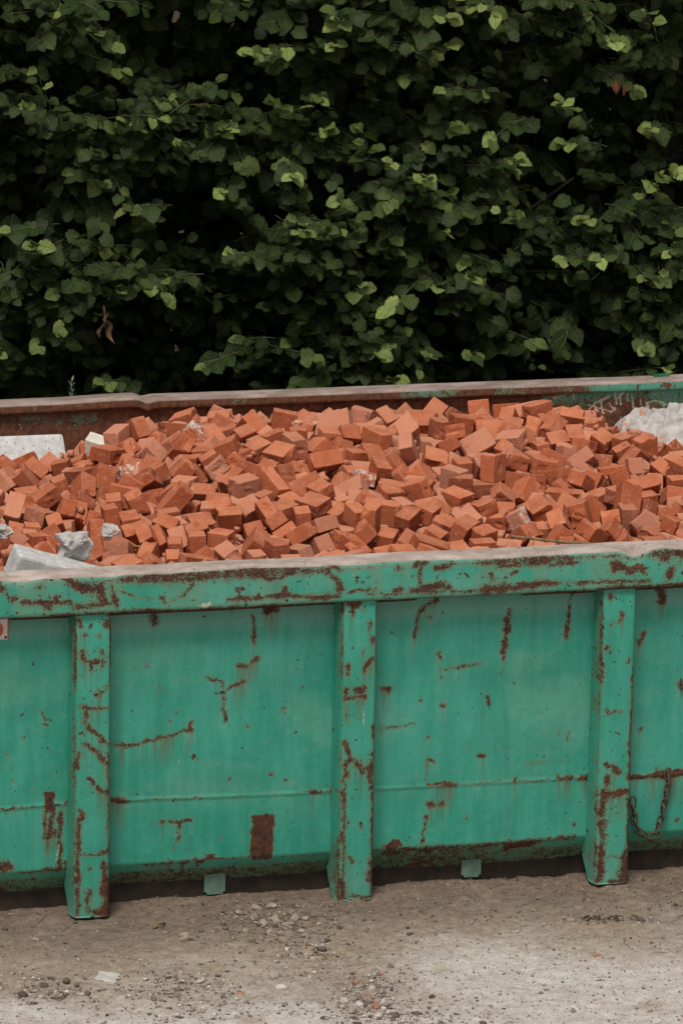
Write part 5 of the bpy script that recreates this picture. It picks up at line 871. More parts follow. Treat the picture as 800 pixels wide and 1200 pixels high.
def brick_mesh(i):
    g = np.random.default_rng(100+i); d = DIMS[i]; hx, hy, hz = [q/2 for q in d]; r = .0028
    A = [axis_pts(h, r, .010) for h in (hx, hy, hz)]; idx = {}; V = []; F = []
    def vid(a, b, c):
        k = (a, b, c)
        if k not in idx: idx[k] = len(V); V.append((A[0][a], A[1][b], A[2][c]))
        return idx[k]
    N = [len(a)-1 for a in A]
    for ax in range(3):
        b, c = [(1, 2), (2, 0), (0, 1)][ax]
        for side in (0, N[ax]):
            for p in range(N[b]):
                for q in range(N[c]):
                    quad = []
                    for dp, dq in ((0, 0), (1, 0), (1, 1), (0, 1)):
                        k = [0, 0, 0]; k[ax] = side; k[b] = p+dp; k[c] = q+dq; quad.append(vid(*k))
                    F.append(quad if side else quad[::-1])
    V = np.array(V); H = np.array([hx, hy, hz]); inner = np.clip(V, -(H-r), H-r); o = V-inner
    L = np.linalg.norm(o, axis=1, keepdims=True); V = np.where(L > 1e-9, inner+o/np.maximum(L, 1e-9)*np.minimum(L, r), V)
    nrm = o/np.maximum(L, 1e-9)
    # broken end
    if i % 3 != 0:
        e = sstep(hx*.35, hx*.95, V[:, 0]); n_ = fbm(V[:, 1]*28+i*3, V[:, 2]*28, i, 3)-.35
        V[:, 0] -= e*(np.clip(n_, 0, 1)*.028+(V[:, 1]*g.uniform(-.09, .09)+V[:, 2]*g.uniform(-.1, .1)+.002))
    # knocked off corners and edges: planar cuts
    for _ in range(g.integers(1, 4)):
        s = g.choice([-1, 1], 3); w = g.uniform(.3, 1, 3)
        if g.random() < .3: w[g.integers(3)] = 0.05
        n = s*w; n /= np.linalg.norm(n); lim = float(np.abs(n)@H)-g.choice([.003, .006, .010, .020], p=[.5, .32, .13, .05])*g.uniform(.6, 1.2)
        t = V@n-lim; rough = .6+.8*vnoise(V[:, 0]*160, V[:, 1]*160, V[:, 2]*160)
        V -= np.clip(t, 0, None)[:, None]*n*np.clip(rough, 0, 1)[:, None]
    V -= nrm*(.0014*(fbm(V[:, 0]*60+i, V[:, 1]*60, V[:, 2]*60, 3)-.4))[:, None]
    V -= nrm*(.006*sstep(.68, .82, fbm(V[:, 0]*26+i*7, V[:, 1]*26, V[:, 2]*26, 2)))[:, None]
    V *= np.array([1, 1+g.uniform(-.02, .02), 1])
    return mesh('brick', V, F)
BM = [brick_mesh(i) for i in range(len(DIMS))]
for m_ in BM: m_.materials.append(M_BRICK)
CRUSTED = [119, 163, 222, 68, 168]
crust_me = {}
rv, rf, off = [], [], 0
for k, row in enumerate(PILE):
    d = int(row[0]); loc = row[1:4]/2000; q = Quaternion(row[4:8]/1000).normalized()
    if k < NTHINGS:
        me = BM[d]
        if k in CRUSTED:
            me = crust_me.setdefault(d, BM[d].copy()); me.materials[0] = M_CRUST
        o = bpy.data.objects.new('brick', me); COL.objects.link(o); o.rotation_mode = 'QUATERNION'
        o.location = loc; o.rotation_quaternion = q
        tag(o, LABELS[k], 'brick', 'broken bricks heaped in the container')
    else:
        me = BM[d]; v = np.zeros(len(me.vertices)*3, dtype=np.float32); me.vertices.foreach_get('co', v); v = v.reshape(-1, 3)
        M = np.array(q.to_matrix()); rv.append(v@M.T+loc)
        f = np.zeros(len(me.loops), dtype=np.int32); me.loops.foreach_get('vertex_index', f); rf.append(f.reshape(-1, 4)+off); off += len(v)
# crumbs and broken bits bedded under and between the bricks
def pile_h(x, y):
    s3 = lambda a, b, t: sstep(a, b, t)
    crest = .975+.10*s3(-.75, -.1, x)*(1-.5*s3(1.0, 1.7, x))+.02*np.sin(x*5.1+.5)+.012*np.sin(x*11)
    z = .955+(crest-.955)*s3(.1, 1.45, y)-.02-.14*s3(1.7, 2.2, y)
    return z-.09*s3(1.3, 1.7, x)*s3(1.2, 1.9, y)-.05*s3(-.45, -.75, x)*s3(1.4, 2.0, y)
bxs = np.arange(CX0+.02, CX1-.01, .03); bys = np.linspace(.095, 2.265, 74); Xg, Yg = np.meshgrid(bxs, bys)
Zg = pile_h(Xg, Yg)-.13+.05*(fbm(Xg*14, Yg*14, 3)-.5)
rv.append(np.stack([Xg.ravel(), Yg.ravel(), Zg.ravel()], 1)); rf.append(grid_faces(len(bys), len(bxs))+off); off += Xg.size
cub = np.array([(a, b, c) for c in (-1, 1) for b in (-1, 1) for a in (-1, 1)], float)
cf = np.array([(0, 2, 3, 1), (4, 5, 7, 6), (0, 1, 5, 4), (2, 6, 7, 3), (0, 4, 6, 2), (1, 3, 7, 5)])
for _ in range(2200):
    x, y = rng.uniform(-1.5, 1.3), rng.uniform(.12, 1.9); s_ = rng.uniform(.003, .011)*np.array([1, rng.uniform(.5, 1), rng.uniform(.3, .8)])
    q = Quaternion(rng.normal(size=4)).normalized(); c = (cub*s_*(1+rng.uniform(-.3, .3, (8, 3))))@np.array(q.to_matrix()).T
    rv.append(c+np.array([x, y, float(pile_h(x, y))-rng.uniform(.02, .10)])); rf.append(cf+off); off += 8
tag(link('brick_rubble', mesh('brick_rubble', np.concatenate(rv), np.concatenate(rf)), M_BRICK),
    'small broken brick pieces and crumbs filling the gaps of the heap', 'brick rubble', kind='stuff')

# ------------------------------------------------------------------ pale pieces among the bricks
def kerb_mesh(L, W, H, name, seed=0, bev=.008):
    bm = bmesh.new(); bx(bm, -L/2, L/2, -W/2, W/2, -H/2, H/2, bev)
    bmesh.ops.bisect_plane  # (kept simple: rough the surface after subdividing)
    bmesh.ops.subdivide_edges(bm, edges=[e for e in bm.edges if e.calc_length() > .03], cuts=6, use_grid_fill=True)
    for v in bm.verts:
        n = float(fbm(v.co.x*20+seed, v.co.y*20, v.co.z*20, 3))-.5; v.co += Vector((.004*n, .003*n, .003*n))
    return bm_mesh(name, bm)
o = link('kerbstone', kerb_mesh(1.2, .18, .13, 'kerbstone', 2, .014), M_CONC, loc=(-.425-.6, 2.09, .826)); o.rotation_euler = (R(48), 0, 0)
tag(o, 'long pale grey concrete kerb against the far wall, left of the bricks', 'kerbstone')
p1, p2 = on_plane_y(12, 636, .17), on_plane_y(106, 665, .13)
d = Vector(p2-p1); L = d.length+.06
o = link('concrete_slab', kerb_mesh(L, .10, .14, 'concrete_slab', 7), M_CONC)
ang = math.atan2(d.z, d.x); mid = (Vector(p1)+Vector(p2))/2+Vector((.025, .0, -.092)); mid.y = .175
o.location = mid; o.rotation_euler = (R(8), -ang, R(2))
tag(o, 'pale grey concrete slab poking out at a tilt over the near rim, far left', 'concrete slab')
def lump(name, loc, rad, seed, mat, amp=.5, sub=4, freq=1.6, rot=(0, 0, 0)):
    bm = bmesh.new(); bmesh.ops.create_icosphere(bm, subdivisions=sub, radius=1)
    rg = random.Random(seed); facets = [Vector((rg.gauss(0, 1), rg.gauss(0, 1), rg.gauss(0, 1))).normalized() for _ in range(9)]
    for v in bm.verts:
        c = v.co.copy()
        for w_ in facets:
            t_ = c.dot(w_)-.66
            if t_ > 0: c = c-w_*t_*.92
        n = float(vnoise(c.x*freq+seed, c.y*freq, c.z*freq))-.5; n2 = float(fbm(c.x*4+seed, c.y*4, c.z*4+9, 3))-.5
        v.co = c*(1.2+amp*n*1.6+.62*n2-.5*amp*abs(float(vnoise(c.x*2.6+seed*3, c.y*2.6, c.z*2.6))-.5))
        v.co = Vector((v.co.x*rad[0], v.co.y*rad[1], v.co.z*rad[2]))
    me = bm_mesh(name, bm); o = link(name, me, mat, loc=loc); o.rotation_euler = rot; return o
def at(u, v, Y): return tuple(on_plane_y(u, v, Y))
tag(lump('mortar_lump', at(87, 640, .24), (.052, .042, .040), 3, M_MORT, .6), 'crumpled pale grey mortar lump behind the near rim, right of the tilted slab', 'mortar lump')
tag(lump('mortar_lump', at(129, 622, .30), (.022, .024, .020), 8, M_MORT, .5), 'small pale grey mortar chip between bricks, right of the crumpled lump', 'mortar lump')
tag(lump('mortar_lump', at(3, 622, .36), (.03, .03, .02), 12, M_MORT, .5), 'small pale mortar piece at the very left edge above the tilted slab', 'mortar lump')
bm = bmesh.new(); bx(bm, -.042, .042, -.03, .03, -.026, .026, .003)
for v in bm.verts:
    if v.co.x < 0: v.co.z -= .006
    if v.co.x > 0 and v.co.z > 0: v.co.z -= .022
o = link('pale_block', bm_mesh('pale_block', bm), M_CREAM, loc=at(118, 519, 1.72)); o.rotation_euler = (R(14), R(4), R(-28))
tag(o, 'cream topped wedge of block beside the right end of the long grey kerb', 'block')
# grey mortar heap at the right end
hx_ = np.arange(1.30, 2.5, .007); hy_ = np.arange(1.72, 2.262, .007); Xg, Yg = np.meshgrid(hx_, hy_)
h_ = .13*sstep(1.34, 1.60, Xg)*sstep(1.76, 2.12, Yg)+.757
cl = fbm(Xg*9, Yg*9, 2, 3); cr = np.abs(fbm(Xg*26, Yg*26, 4, 3)-.5)*2
Zg = h_+.05*(cl-.4)*sstep(1.3, 1.5, Xg)-.022*cr+.022*(vnoise(Xg*52, Yg*52, 1)-.5)+.045*np.round(vnoise(Xg*22, Yg*22, 7)*3)/3
me = mesh('mortar_heap', np.stack([Xg.ravel(), Yg.ravel(), Zg.ravel()], 1), grid_faces(len(hy_), len(hx_)))
tag(link('mortar_heap', me, M_MORT), 'heap of crumbled whitish grey mortar against the far wall at the right end', 'mortar heap')
# thin stick on the near rim
def tube(pts, rad, name, mat, n=7, parent=None):
    pts = [Vector(p) for p in pts]; V, F = [], []; rad = rad if isinstance(rad, (list, tuple)) else [rad]*len(pts)
    for i, p in enumerate(pts):
        t = (pts[min(i+1, len(pts)-1)]-pts[max(i-1, 0)]).normalized(); a = t.orthogonal().normalized(); b = t.cross(a)
        for k in range(n):
            q = 2*math.pi*k/n; V.append(p+(a*math.cos(q)+b*math.sin(q))*rad[i])
    for i in range(len(pts)-1):
        for k in range(n): F.append((i*n+k, i*n+(k+1) % n, (i+1)*n+(k+1) % n, (i+1)*n+k))
    F += [tuple(range(n))[::-1], tuple(range((len(pts)-1)*n, len(pts)*n))]
    return link(name, mesh(name, [tuple(v) for v in V], F, True), mat, parent)
tag(tube([at(u, v, .085) for u, v in ((598, 628), (630, 632), (665, 636), (702, 637))], [.003, .0045, .004, .002], 'stick', M_STICK), 'thin curved dry stick lying along the near rim left of the right rib', 'stick')

# ------------------------------------------------------------------ loose stones and gravel on the ground
def gz(x, y):
    n = sstep(2.6, 2.2, abs(x))*sstep(-2.2, -1.9, y)
    z = n*(.020*(fbm(x*3, y*3)-.5)+.014*(fbm(x*14, y*14, 2)-.5)+.012*(fbm(x*45, y*45, 5)-.5))
    return z+n*.012*sstep(.1, .35, y)*sstep(.9, .5, y)*fbm(x*5, y*5, 9)-.004
ico = bmesh.new(); bmesh.ops.create_icosphere(ico, subdivisions=1, radius=1); IV = np.array([v.co[:] for v in ico.verts]); IF = np.array([[v.index for v in f.verts] for f in ico.faces]); ico.free()
NG = 15000
u = rng.uniform(-20, 820, NG); v = 1025+190*rng.random(NG)**1.35; d0 = np.stack([u, v], 1)
for (cu, cv, su, sv, n) in ((320, 1082, 40, 12, 900), (360, 1108, 25, 12, 260), (432, 1178, 24, 15, 420), (60, 1160, 40, 8, 300), (480, 1190, 60, 8, 400), (205, 1152, 40, 9, 400), (430, 1150, 30, 10, 200), (710, 1075, 30, 4, 200), (230, 1180, 60, 12, 300)):
    d0 = np.concatenate([d0, rng.normal((cu, cv), (su, sv), (n, 2))])
keep = d0[:, 1] > 1000; d0 = d0[keep]; n = len(d0)
W = np.array([on_plane_z(a, b, 0) for a, b in d0])
sz = .0011*np.exp(rng.normal(.25, .55, n)); sz = np.clip(sz, .0008, .009)
sz[NG-int((~keep[:NG]).sum()):] *= 1.9
RV = rng.normal(size=(n, len(IV)))*.22+1
base = IV[None]*RV[:, :, None]*sz[:, None, None]*np.stack([rng.uniform(.7, 1.4, n), rng.uniform(.7, 1.4, n), rng.uniform(.4, .8, n)], 1)[:, None, :]
a = rng.uniform(0, 6.28, n); ca, sa = np.cos(a)[:, None], np.sin(a)[:, None]
bx_ = base[:, :, 0]*ca-base[:, :, 1]*sa+W[:, 0:1]; by_ = base[:, :, 0]*sa+base[:, :, 1]*ca+W[:, 1:2]; bz_ = base[:, :, 2]+gz(W[:, 0], W[:, 1])[:, None]+sz[:, None]*.25
GV = np.stack([bx_, by_, bz_], 2).reshape(-1, 3); GF = (IF[None]+(np.arange(n)*len(IV))[:, None, None]).reshape(-1, 3)
s = NT('gravel_grit'); t_ = s.attr('tint'); c = s.mix(s.ramp(t_, 0, .6), (.07, .05, .036), (.25, .20, .165)); c = s.mix(s.ramp(t_, .6, .95), c, (.50, .46, .42)); c = s.mix(s.ramp(t_, .985, .99), c, (.42, .15, .08))
M_GRAV = s.out(c, .95)
tint = np.repeat(rng.random(n)*np.where(W[:, 1] > -.35, .75, 1.0), len(IV))
tag(link('gravel', mesh('gravel', GV, GF, False, {'tint': tint}), M_GRAV), 'fine gravel and grit strewn on the dusty ground', 'gravel', kind='stuff')

def stone(u, v, w, h, seed, label, cat='stone', group=None, mat=None, name='stone', asp=.8):
    p = on_plane_z(u, v, 0); r = w/405/2; rh = h/400*.55
    o = lump(name, (p[0], p[1], float(gz(p[0], p[1]))+rh*.45), (r, r*asp, max(rh, .003)), seed, mat or M_STONE, .45, 3 if w > 7 else 2, 1.3, (0, 0, seed*1.7))
    tag(o, label, cat, group)
CL = ['largest dusty stone, in the middle of the cluster left of the middle rib foot', 'dusty stone just left of the largest one in the cluster by the middle rib', 'dusty stone just right of the largest one in the cluster by the middle rib',
      'dusty stone on the left side of the cluster, level with its largest', 'dusty stone on the right side of the cluster, level with its largest', 'dusty stone lowest in the centre of the cluster by the middle rib',
      'dusty stone at the lower right of the cluster by the middle rib', 'small dusty stone at the lower left of the cluster by the middle rib', 'small dusty stone at the far right of the cluster by the middle rib',
      'dusty stone at the upper right of the cluster by the middle rib', 'dusty stone at the top of the cluster, left of centre, near the skid beam', 'dusty stone at the far left top of the cluster near the skid beam', 'dusty stone at the top centre of the cluster near the skid beam']
PL = ['grey rubble stone left of the upper orange shard at the bottom centre', 'pale rubble stone topmost above the upper orange shard at the bottom centre', 'grey rubble stone right of the upper orange shard at the bottom centre',
      'pale rubble stone left of the lower orange shard at the bottom centre', 'grey rubble stone between the two orange shards at the bottom centre', 'pale rubble stone right of the lower orange shard at the bottom centre',
      'grey rubble stone at the lower left of the bottom centre patch', 'pale rubble stone at the lower right of the bottom centre patch', 'grey rubble stone at the upper left of the bottom centre patch']
M_PALE = simple('pale_cement_chunk', (.36, .33, .30), (.52, .49, .46), 30, .95, .6)
M_SHARD = simple('orange_brick_shard', (.26, .11, .07), (.38, .20, .14), 30, .95, .6)
stone(125, 1143, 34, 3, 1, 'flat pale cement piece on the dirt at lower left', mat=M_PALE, asp=.9)
stone(217, 1099, 17, 8, 2, 'knobbly pale stone on the dirt below the left grey lug', mat=M_STONE)
stone(43, 1101, 9, 4, 3, 'small flat pale stone on the dirt left of the left rib foot')
stone(63, 1098, 6, 4, 4, 'tiny round stone just right of the small flat pale one')
stone(225, 1199, 28, 6, 5, 'flat white chunk cut by the bottom edge of the photo', mat=M_PALE)
stone(362, 1116, 12, 5, 6, 'small grey stone in front of the stone cluster by the middle rib')
stone(285, 1132, 6, 4, 30, 'small pale pebble alone on bare dust')
stone(402, 1172, 10, 7, 31, 'rounded pale stone left of the brick shards', mat=M_PALE)
for k, (u_, v_, w_, h_) in enumerate(((322, 1080, 17, 13), (308, 1084, 13, 9), (335, 1086, 12, 9), (298, 1076, 10, 8), (345, 1078, 9, 8), (315, 1092, 10, 6), (328, 1094, 9, 6), (288, 1088, 8, 5), (352, 1090, 8, 5), (340, 1070, 9, 6), (300, 1066, 12, 8), (280, 1070, 10, 7), (318, 1066, 11, 8))):
    stone(u_, v_, w_, h_, 40+k, CL[k], group='stones clustered left of the middle rib foot', mat=M_STONE)
for k, (u_, v_, w_, h_) in enumerate(((425, 1166, 10, 7), (436, 1158, 9, 7), (447, 1164, 10, 8), (420, 1178, 11, 8), (432, 1174, 9, 7), (450, 1176, 9, 7), (412, 1186, 12, 8), (457, 1186, 9, 6), (410, 1160, 8, 6))):
    stone(u_, v_, w_, h_, 60+k, PL[k], group='rubble stones at the bottom centre', mat=M_PALE if k % 2 else M_STONE)
stone(432, 1169, 9, 7, 70, 'orange brick shard among pale rubble stones, the upper of two', 'brick shard', None, M_SHARD, 'brick_shard')
stone(440, 1180, 10, 8, 71, 'orange brick shard among pale rubble stones, the lower of two', 'brick shard', None, M_SHARD, 'brick_shard')
stone(699, 1119, 10, 3, 72, 'thin reddish brick flake on the dust at lower right', 'brick shard', None, M_SHARD, 'brick_shard')
def gtube(px, rad, name, mat, label, cat):
    pts = []
    for u_, v_, dz in px:
        p = on_plane_z(u_, v_, 0); pts.append((p[0], p[1], float(gz(p[0], p[1]))+rad+dz))
    tag(tube(pts, rad, name, mat, 6), label, cat)
gtube([(180, 1088, .002), (186, 1085, .006), (193, 1080, .004)], .0035, 'wood_chip', M_STICK, 'short pale wood splinter on the dirt right of the left rib foot', 'wood chip')
gtube([(366, 1112, 0), (372, 1116, .004), (379, 1117, .002), (383, 1121, 0)], .0025, 'wood_chip', M_STICK, 'thin twig on the dirt in front of the middle rib', 'twig')
gtube([(60, 1166, 0), (70, 1168, .006), (80, 1163, .002)], .003, 'wood_chip', M_STICK, 'bent twig on the dust near the bottom left corner', 'twig')
gtube([(36, 1086, 0), (46, 1079, .006), (56, 1071, .003)], .0012, 'straw', M_STICK, 'thin straw lying in the shade left of the left rib foot', 'straw')

# ------------------------------------------------------------------ weed behind the far rail
wx, wy = on_plane_y(84, 462, 2.62)[[0, 1]]
weed = empty('weed', (wx, wy, 0), label='silver green narrow leaved weed peeping over the far rim at left', cat='weed')
ztop = on_plane_y(84, 444, 2.62)[2]
tube([(wx-.02, wy, 0), (wx+.01, wy, .4), (wx, wy, .8), (wx, wy, ztop-.01)], [.005, .004, .003, .0015], 'stem', M_WEED, 6, weed)
V, F = [], []
for k in range(150):
    t = (k/150)**.8; z = .15+(ztop-.15)*t; a = k*2.4; L = .055*(1-.45*t)*rng.uniform(.8, 1.2); el = R(25+35*t)
    d = Vector((math.cos(a)*math.cos(el), math.sin(a)*math.cos(el), math.sin(el))); s_ = Vector((-math.sin(a), math.cos(a), 0))*.0035
    b = Vector((wx, wy, z)); n0 = len(V)
    V += [b-s_*.4, b+s_*.4, b+d*L*.5+s_, b+d*L*.5-s_, b+d*L-Vector((0, 0, .008))]; F += [(n0, n0+1, n0+2, n0+3), (n0+3, n0+2, n0+4)]
link('foliage', mesh('foliage', [tuple(v) for v in V], F), M_WEED, weed)

# ------------------------------------------------------------------ hedge
hedge = empty('hedge', (.9, 4.0, 0), label='tall dense dark green hazel hedge behind the container', cat='hedge')
NL = 8
def leaf_template(nl, nw):
    """rows along the midrib, columns across: x across, y along, z up; toothed rounded outline with a drawn tip"""
    V, at_, al = [], [], []; T = np.linspace(0, 1, nl)
    for i, t in enumerate(T):
        w = .47*math.sin(math.pi*min(1, (t*.94+.05))**.78)**.72*(1-.25*max(0, t-.6)/.4)
        if t == 1: w = .0
        w *= 1+(.13 if i % 2 else -.12)
        for j in range(-nw, nw+1):
            s_ = j/nw; x = w*s_; fold = .16*abs(x); curl = -.20*(t-.35)**2-.22*x*x
            y = t+(.05 if (i % 2 == 0 and abs(j) == nw and 0 < t < 1) else 0)-.06*abs(s_)*(1 if t < .15 else 0)
            V.append((x, y, fold+curl+.018*math.sin(t*22)*abs(s_))); at_.append(abs(s_)); al.append(t)
    return np.array(V), grid_faces(nl, 2*nw+1), np.array(at_), np.array(al)
TA = leaf_template(13, 2); TB = leaf_template(5, 1)
class Leaves:
    def __init__(s, T): s.T = T; s.d = []
    def add(s, base, along, normal, size, tint): s.d.append((base, along, normal, size, tint))
    def build(s):
        B = np.array([q[0] for q in s.d]); A = np.array([q[1] for q in s.d]); N = np.array([q[2] for q in s.d]); S = np.array([q[3] for q in s.d]); Tn = np.array([q[4] for q in s.d])
        A /= np.linalg.norm(A, axis=1, keepdims=True); N = N-A*(N*A).sum(1, keepdims=True); N /= np.maximum(np.linalg.norm(N, axis=1, keepdims=True), 1e-6)
        Xa = np.cross(A, N); v, f, m_, al = s.T; n = len(B)
        wsc = rng.uniform(.8, 1.12, n); bend = rng.uniform(-.25, .9, n)
        vv = v[None]*np.ones((n, 1, 1)); vv = vv.copy(); vv[:, :, 0] *= wsc[:, None]; vv[:, :, 2] -= (bend[:, None]*.35)*vv[:, :, 1]**2
        tw = rng.normal(0, .25, n)[:, None]*vv[:, :, 1]; vv[:, :, 2] += tw*vv[:, :, 0]
        vv *= S[:, None, None]
        P = B[:, None]+vv[:, :, 0:1]*Xa[:, None]+vv[:, :, 1:2]*A[:, None]+vv[:, :, 2:3]*N[:, None]
        F = (f[None]+(np.arange(n)*len(v))[:, None, None]).reshape(-1, 4)
        return P.reshape(-1, 3), F, np.repeat(Tn, len(v)), np.tile(m_, n), np.tile(al, n)
fineL, coarse = Leaves(TA), Leaves(TB)
HX0, HX1, HZ1 = -2.6, 4.4, 3.3
g = np.random.default_rng(21)
# the face of the hedge bulges in boughs with deep dark pockets between them
boughs = [(g.uniform(HX0, HX1), g.uniform(0, HZ1), g.uniform(.12, .45), g.uniform(.07, .22), g.uniform(.12, .52)) for _ in range(150)]
def face(x, z):
    y = 3.92+0*x
    for bx0, bz0, rx, rz, a in boughs:
        q = ((x-bx0)/rx)**2+((z-bz0)/(rz*np.where(z > bz0, .7, 1.4)))**2
        y = np.minimum(y, 3.86-1.1*a*np.clip(1-q, 0, 1)**.5)
    return y+.10*(fbm(x*4, z*4, 5, 3)-.5)
twV, twF, twn = [], [], 0
def twig(pts, r0, r1, n=4):
    global twn
    P = np.array(pts); m = len(P)
    for i in range(m):
        t = P[min(i+1, m-1)]-P[max(i-1, 0)]; t /= np.linalg.norm(t)+1e-9; a = np.cross(t, [.3, .2, .93]); a /= np.linalg.norm(a)+1e-9; b = np.cross(t, a); r = r0+(r1-r0)*i/(m-1)
        for k in range(n):
            q = 2*math.pi*k/n; twV.append(P[i]+(a*math.cos(q)+b*math.sin(q))*r)
    for i in range(m-1):
        for k in range(n): twF.append((twn+i*n+k, twn+i*n+(k+1) % n, twn+(i+1)*n+(k+1) % n, twn+(i+1)*n+k))
    twn += m*n
dep_now = .8
def shoot(start, d, L, young, lv, big=1.0):
    p = np.array(start, float); d = np.array(d, float); d /= np.linalg.norm(d); step = .031; k = int(L/step); pts = [p.copy()]; sgn = 1
    side0 = np.cross(d, [0, 0, 1]); side0 /= np.linalg.norm(side0)+1e-9
    for i in range(k):
        t = i/max(1, k-1)
        d = d+np.array([0, 0, -.035])+g.normal(0, .05, 3); d /= np.linalg.norm(d); p = p+d*step; pts.append(p.copy())
        side = np.cross(d, [0, 0, 1]); side = side0 if np.linalg.norm(side) < .2 else side/np.linalg.norm(side)
        al = side*sgn*g.uniform(.5, 1)+d*g.uniform(.3, .9)+np.array([0, -.15, g.uniform(-.75, .0)]); sgn = -sgn
        nrm = np.array([0, -.62, .62])+g.normal(0, .33, 3)+d*.15
        size = big*g.uniform(.042, .086)*(1-.30*t)
        tint = np.clip(g.normal(.27, .16)+.12*(dep_now-.4)+(.12+.50*young)*max(0, (t-.35)/.65)**1.1*(1 if young > .0 else .15), 0, 1)
        pet = al/np.linalg.norm(al)*.012
        lv.add(p+pet, al, nrm, size, tint)
    if young > .3:
        lv.add(p, d+np.array([0, 0, .1]), [0, -.6, .7], big*g.uniform(.035, .055), min(1, .35+.55*young)); 
        lv.add(p, d+side0*.7, [.2, -.6, .7], big*g.uniform(.025, .04), min(1, .4+.55*young))
    twig(pts[:: max(1, len(pts)//6)]+[pts[-1]], .0022, .0009)
for _ in range(7600):
    x = g.uniform(HX0, HX1); z = g.uniform(.05, HZ1); y = float(face(x, z))
    dep = max(0., min(1., (3.86-y)/.42))
    if g.random() > .48+.7*dep: continue
    dep_now = dep
    inv = -.75 < x < 2.55 and z < 2.5
    young = g.random()**1.3 if (dep > .3 and g.random() < .10+.17*z) else 0.0
    d = np.array([g.normal(0, .55), -1*g.uniform(.3, 1), g.uniform(-.25, .65)])
    shoot((x, y+.12, z), d, g.uniform(.10, .26)+(.10*young), young, fineL if inv else coarse)
dep_now = .9
# long young sprays, placed where the photograph has its light green tips
for u_, v_, dx, dz, yg in ((35, 395, -.6, -.25, .75), (145, 135, -.5, .35, .9), (385, 20, -.5, .3, .9), (300, 50, -.7, .5, .9), (110, 30, -.4, .3, .6), (430, 145, -.2, .8, .7), (455, 180, -.6, .5, .9), (350, 250, -.6, .3, .7), (400, 245, -.3, .5, .7), (320, 300, -.6, .3, .6),
                           (430, 335, .3, .3, .8), (520, 95, -.6, .3, .9), (575, 130, -.6, .2, .9), (500, 210, .3, .5, .8), (660, 110, -.5, .5, .8), (670, 155, -.6, .3, .7), (720, 45, -.5, .4, .8), (760, 10, -.3, .6, .8), (750, 140, -.6, .3, .9), (610, 255, -.4, .3, .5), (665, 300, -.6, .1, .9), (700, 290, -.6, .2, .8),
                           (545, 395, -.4, .2, .6), (540, 480, .2, .3, .5), (785, 200, .2, .6, .9), (180, 325, -.7, .1, .5), (240, 425, -.6, .0, .7), (125, 440, -.4, .2, .7), (150, 235, -.7, .2, .5), (15, 265, -.6, .1, .8), (285, 400, -.6, .1, .4), (365, 425, .4, -.1, .6), (465, 430, .0, .3, .7), (780, 425, .3, .2, .5), (650, 410, -.3, -.2, .3), (600, 180, .4, .4, .8), (70, 355, -.5, .1, .4), (230, 95, -.5, .3, .5), (690, 240, -.4, .4, .7)):
    q = on_plane_y(u_, v_, 3.36); dd = np.array([dx, -.45, dz]); dd /= np.linalg.norm(dd); Ls = g.uniform(.18, .28)
    shoot(q-dd*Ls+np.array([0, .0, .01]), dd, Ls, yg, fineL, 1.02)
# inner mass of older leaves
for _ in range(17000):
    x, z = g.uniform(HX0, HX1), g.uniform(.0, HZ1+.1); y = float(face(x, z))+g.uniform(.05, 1.5)
    coarse.add(np.array([x, y, z]), g.normal(0, 1, 3)+np.array([0, -.3, -.5]), np.array([0, -.7, .5])+g.normal(0, .5, 3), g.uniform(.07, .11), np.clip(g.normal(.15, .1), 0, .4))
for _ in range(6000):
    x, z = g.uniform(HX0, HX1), g.uniform(.0, HZ1+.1)
    coarse.add(np.array([x, g.uniform(4.9, 5.5), z]), g.normal(0, .6, 3)+np.array([0, 0, -.8]), np.array([0, -1, .3])+g.normal(0, .25, 3), g.uniform(.12, .17), .1)
Vs, Fs, Ts, Ms, As, off = [], [], [], [], [], 0
for L_ in (fineL, coarse):
    v_, f_, t_, m_, a_ = L_.build(); Vs.append(v_); Fs.append(f_+off); Ts.append(t_); Ms.append(m_); As.append(a_); off += len(v_)
me = mesh('foliage', np.concatenate(Vs), np.concatenate(Fs), True, {'tint': np.concatenate(Ts), 'mid': np.concatenate(Ms), 'along': np.concatenate(As)})
link('foliage', me, M_LEAF, hedge)
link('twigs', mesh('twigs', np.array(twV), np.array(twF), True), M_TWIG, hedge)
print('leaves', len(fineL.d), len(coarse.d))
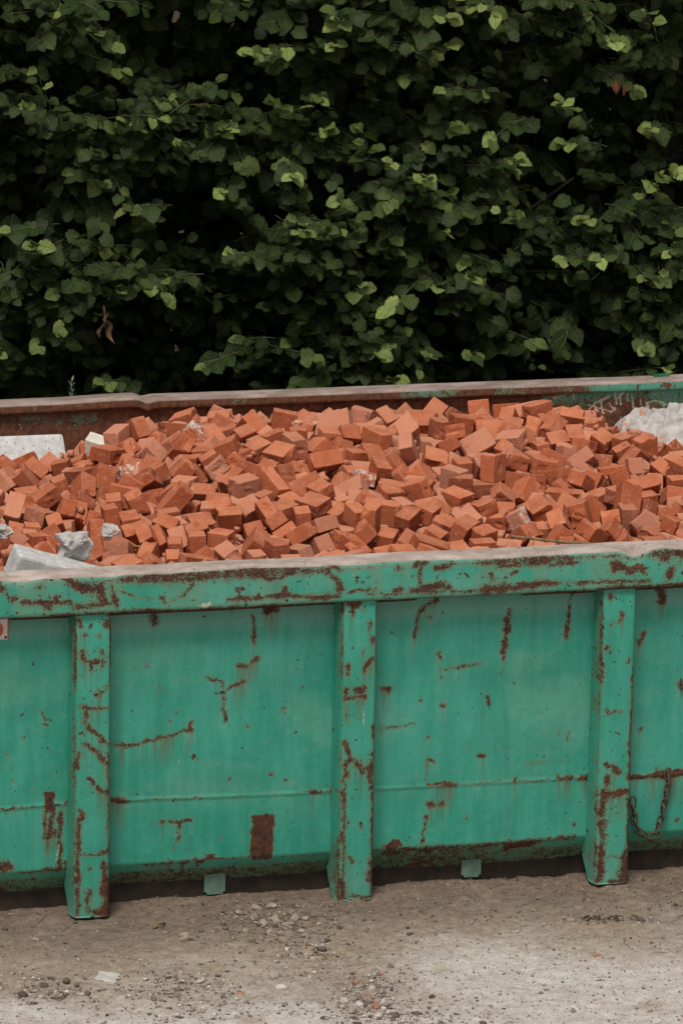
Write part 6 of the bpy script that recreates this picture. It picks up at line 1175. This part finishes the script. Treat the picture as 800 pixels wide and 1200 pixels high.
for k in range(11):
    x = HX0+.3+k*.66+g.uniform(-.1, .1); y = 4.1+g.uniform(-.1, .25); pts = [(x+.05*math.sin(j*1.3+k)+.03*j*g.uniform(-1, 1), y+.04*math.cos(j+k), j*.4) for j in range(8)]
    tube(pts, [.045-.004*j for j in range(8)], 'trunk', M_BARK, 8, hedge)
    for j in range(2, 7):
        b = Vector(pts[j]); dd = Vector((g.uniform(-1, 1), -g.uniform(.2, 1), g.uniform(.1, .8))).normalized()
        tube([b, b+dd*.22, b+dd*.42+Vector((0, 0, .05))], [.014, .009, .004], 'branch', M_BARK, 5, hedge)
# withered leaves hanging from a broken twig
q = Vector(on_plane_y(122, 358, 3.40)); V, F = [], []
tube([q, q+Vector((.004, 0, -.05)), q+Vector((.008, 0, -.10))], [.004, .003, .002], 'broken_twig', M_DRY, 5, hedge)
for (dx, dz, L, wd, tl) in ((.0, -.05, .062, .008, -.35), (.010, -.05, .085, .010, .25), (.004, -.02, .045, .007, .1)):
    n0 = len(V)
    for i in range(7):
        t = i/6; w_ = wd*math.sin(math.pi*(t*.9+.08)); c = q+Vector((dx+tl*t*L+.008*math.sin(t*7), -.01+.01*math.sin(t*5), dz-L*t))
        V += [tuple(c+Vector((-w_, .006*math.sin(i*2), 0))), tuple(c+Vector((0, -.009, 0))), tuple(c+Vector((w_, .006*math.cos(i*2), 0)))]
    F += [[n0+a_ for a_ in r_] for r_ in grid_faces(7, 3)]
link('withered_leaf', mesh('withered_leaf', V, F, True), M_DRY, hedge)
q = Vector(on_plane_y(724, 96, 3.38)); V, F = [], []
for k in range(5):
    n0 = len(V); a_ = k*1.2
    for i in range(5):
        t = i/4; c = q+Vector((.02*math.cos(a_)*t+.012*(k-2), -.01*math.sin(a_)*t, -.045*t+.01*math.sin(k))); w_ = .007*math.sin(math.pi*(t*.9+.05))
        V += [tuple(c-Vector((w_, 0, 0))), tuple(c+Vector((w_, .004, 0)))]
    F += [[n0+b_ for b_ in r_] for r_ in grid_faces(5, 2)]
link('withered_leaf', mesh('withered_leaf', V, F, True), simple('rust_red_leaf', (.13, .035, .015), (.22, .07, .035), 60), hedge)
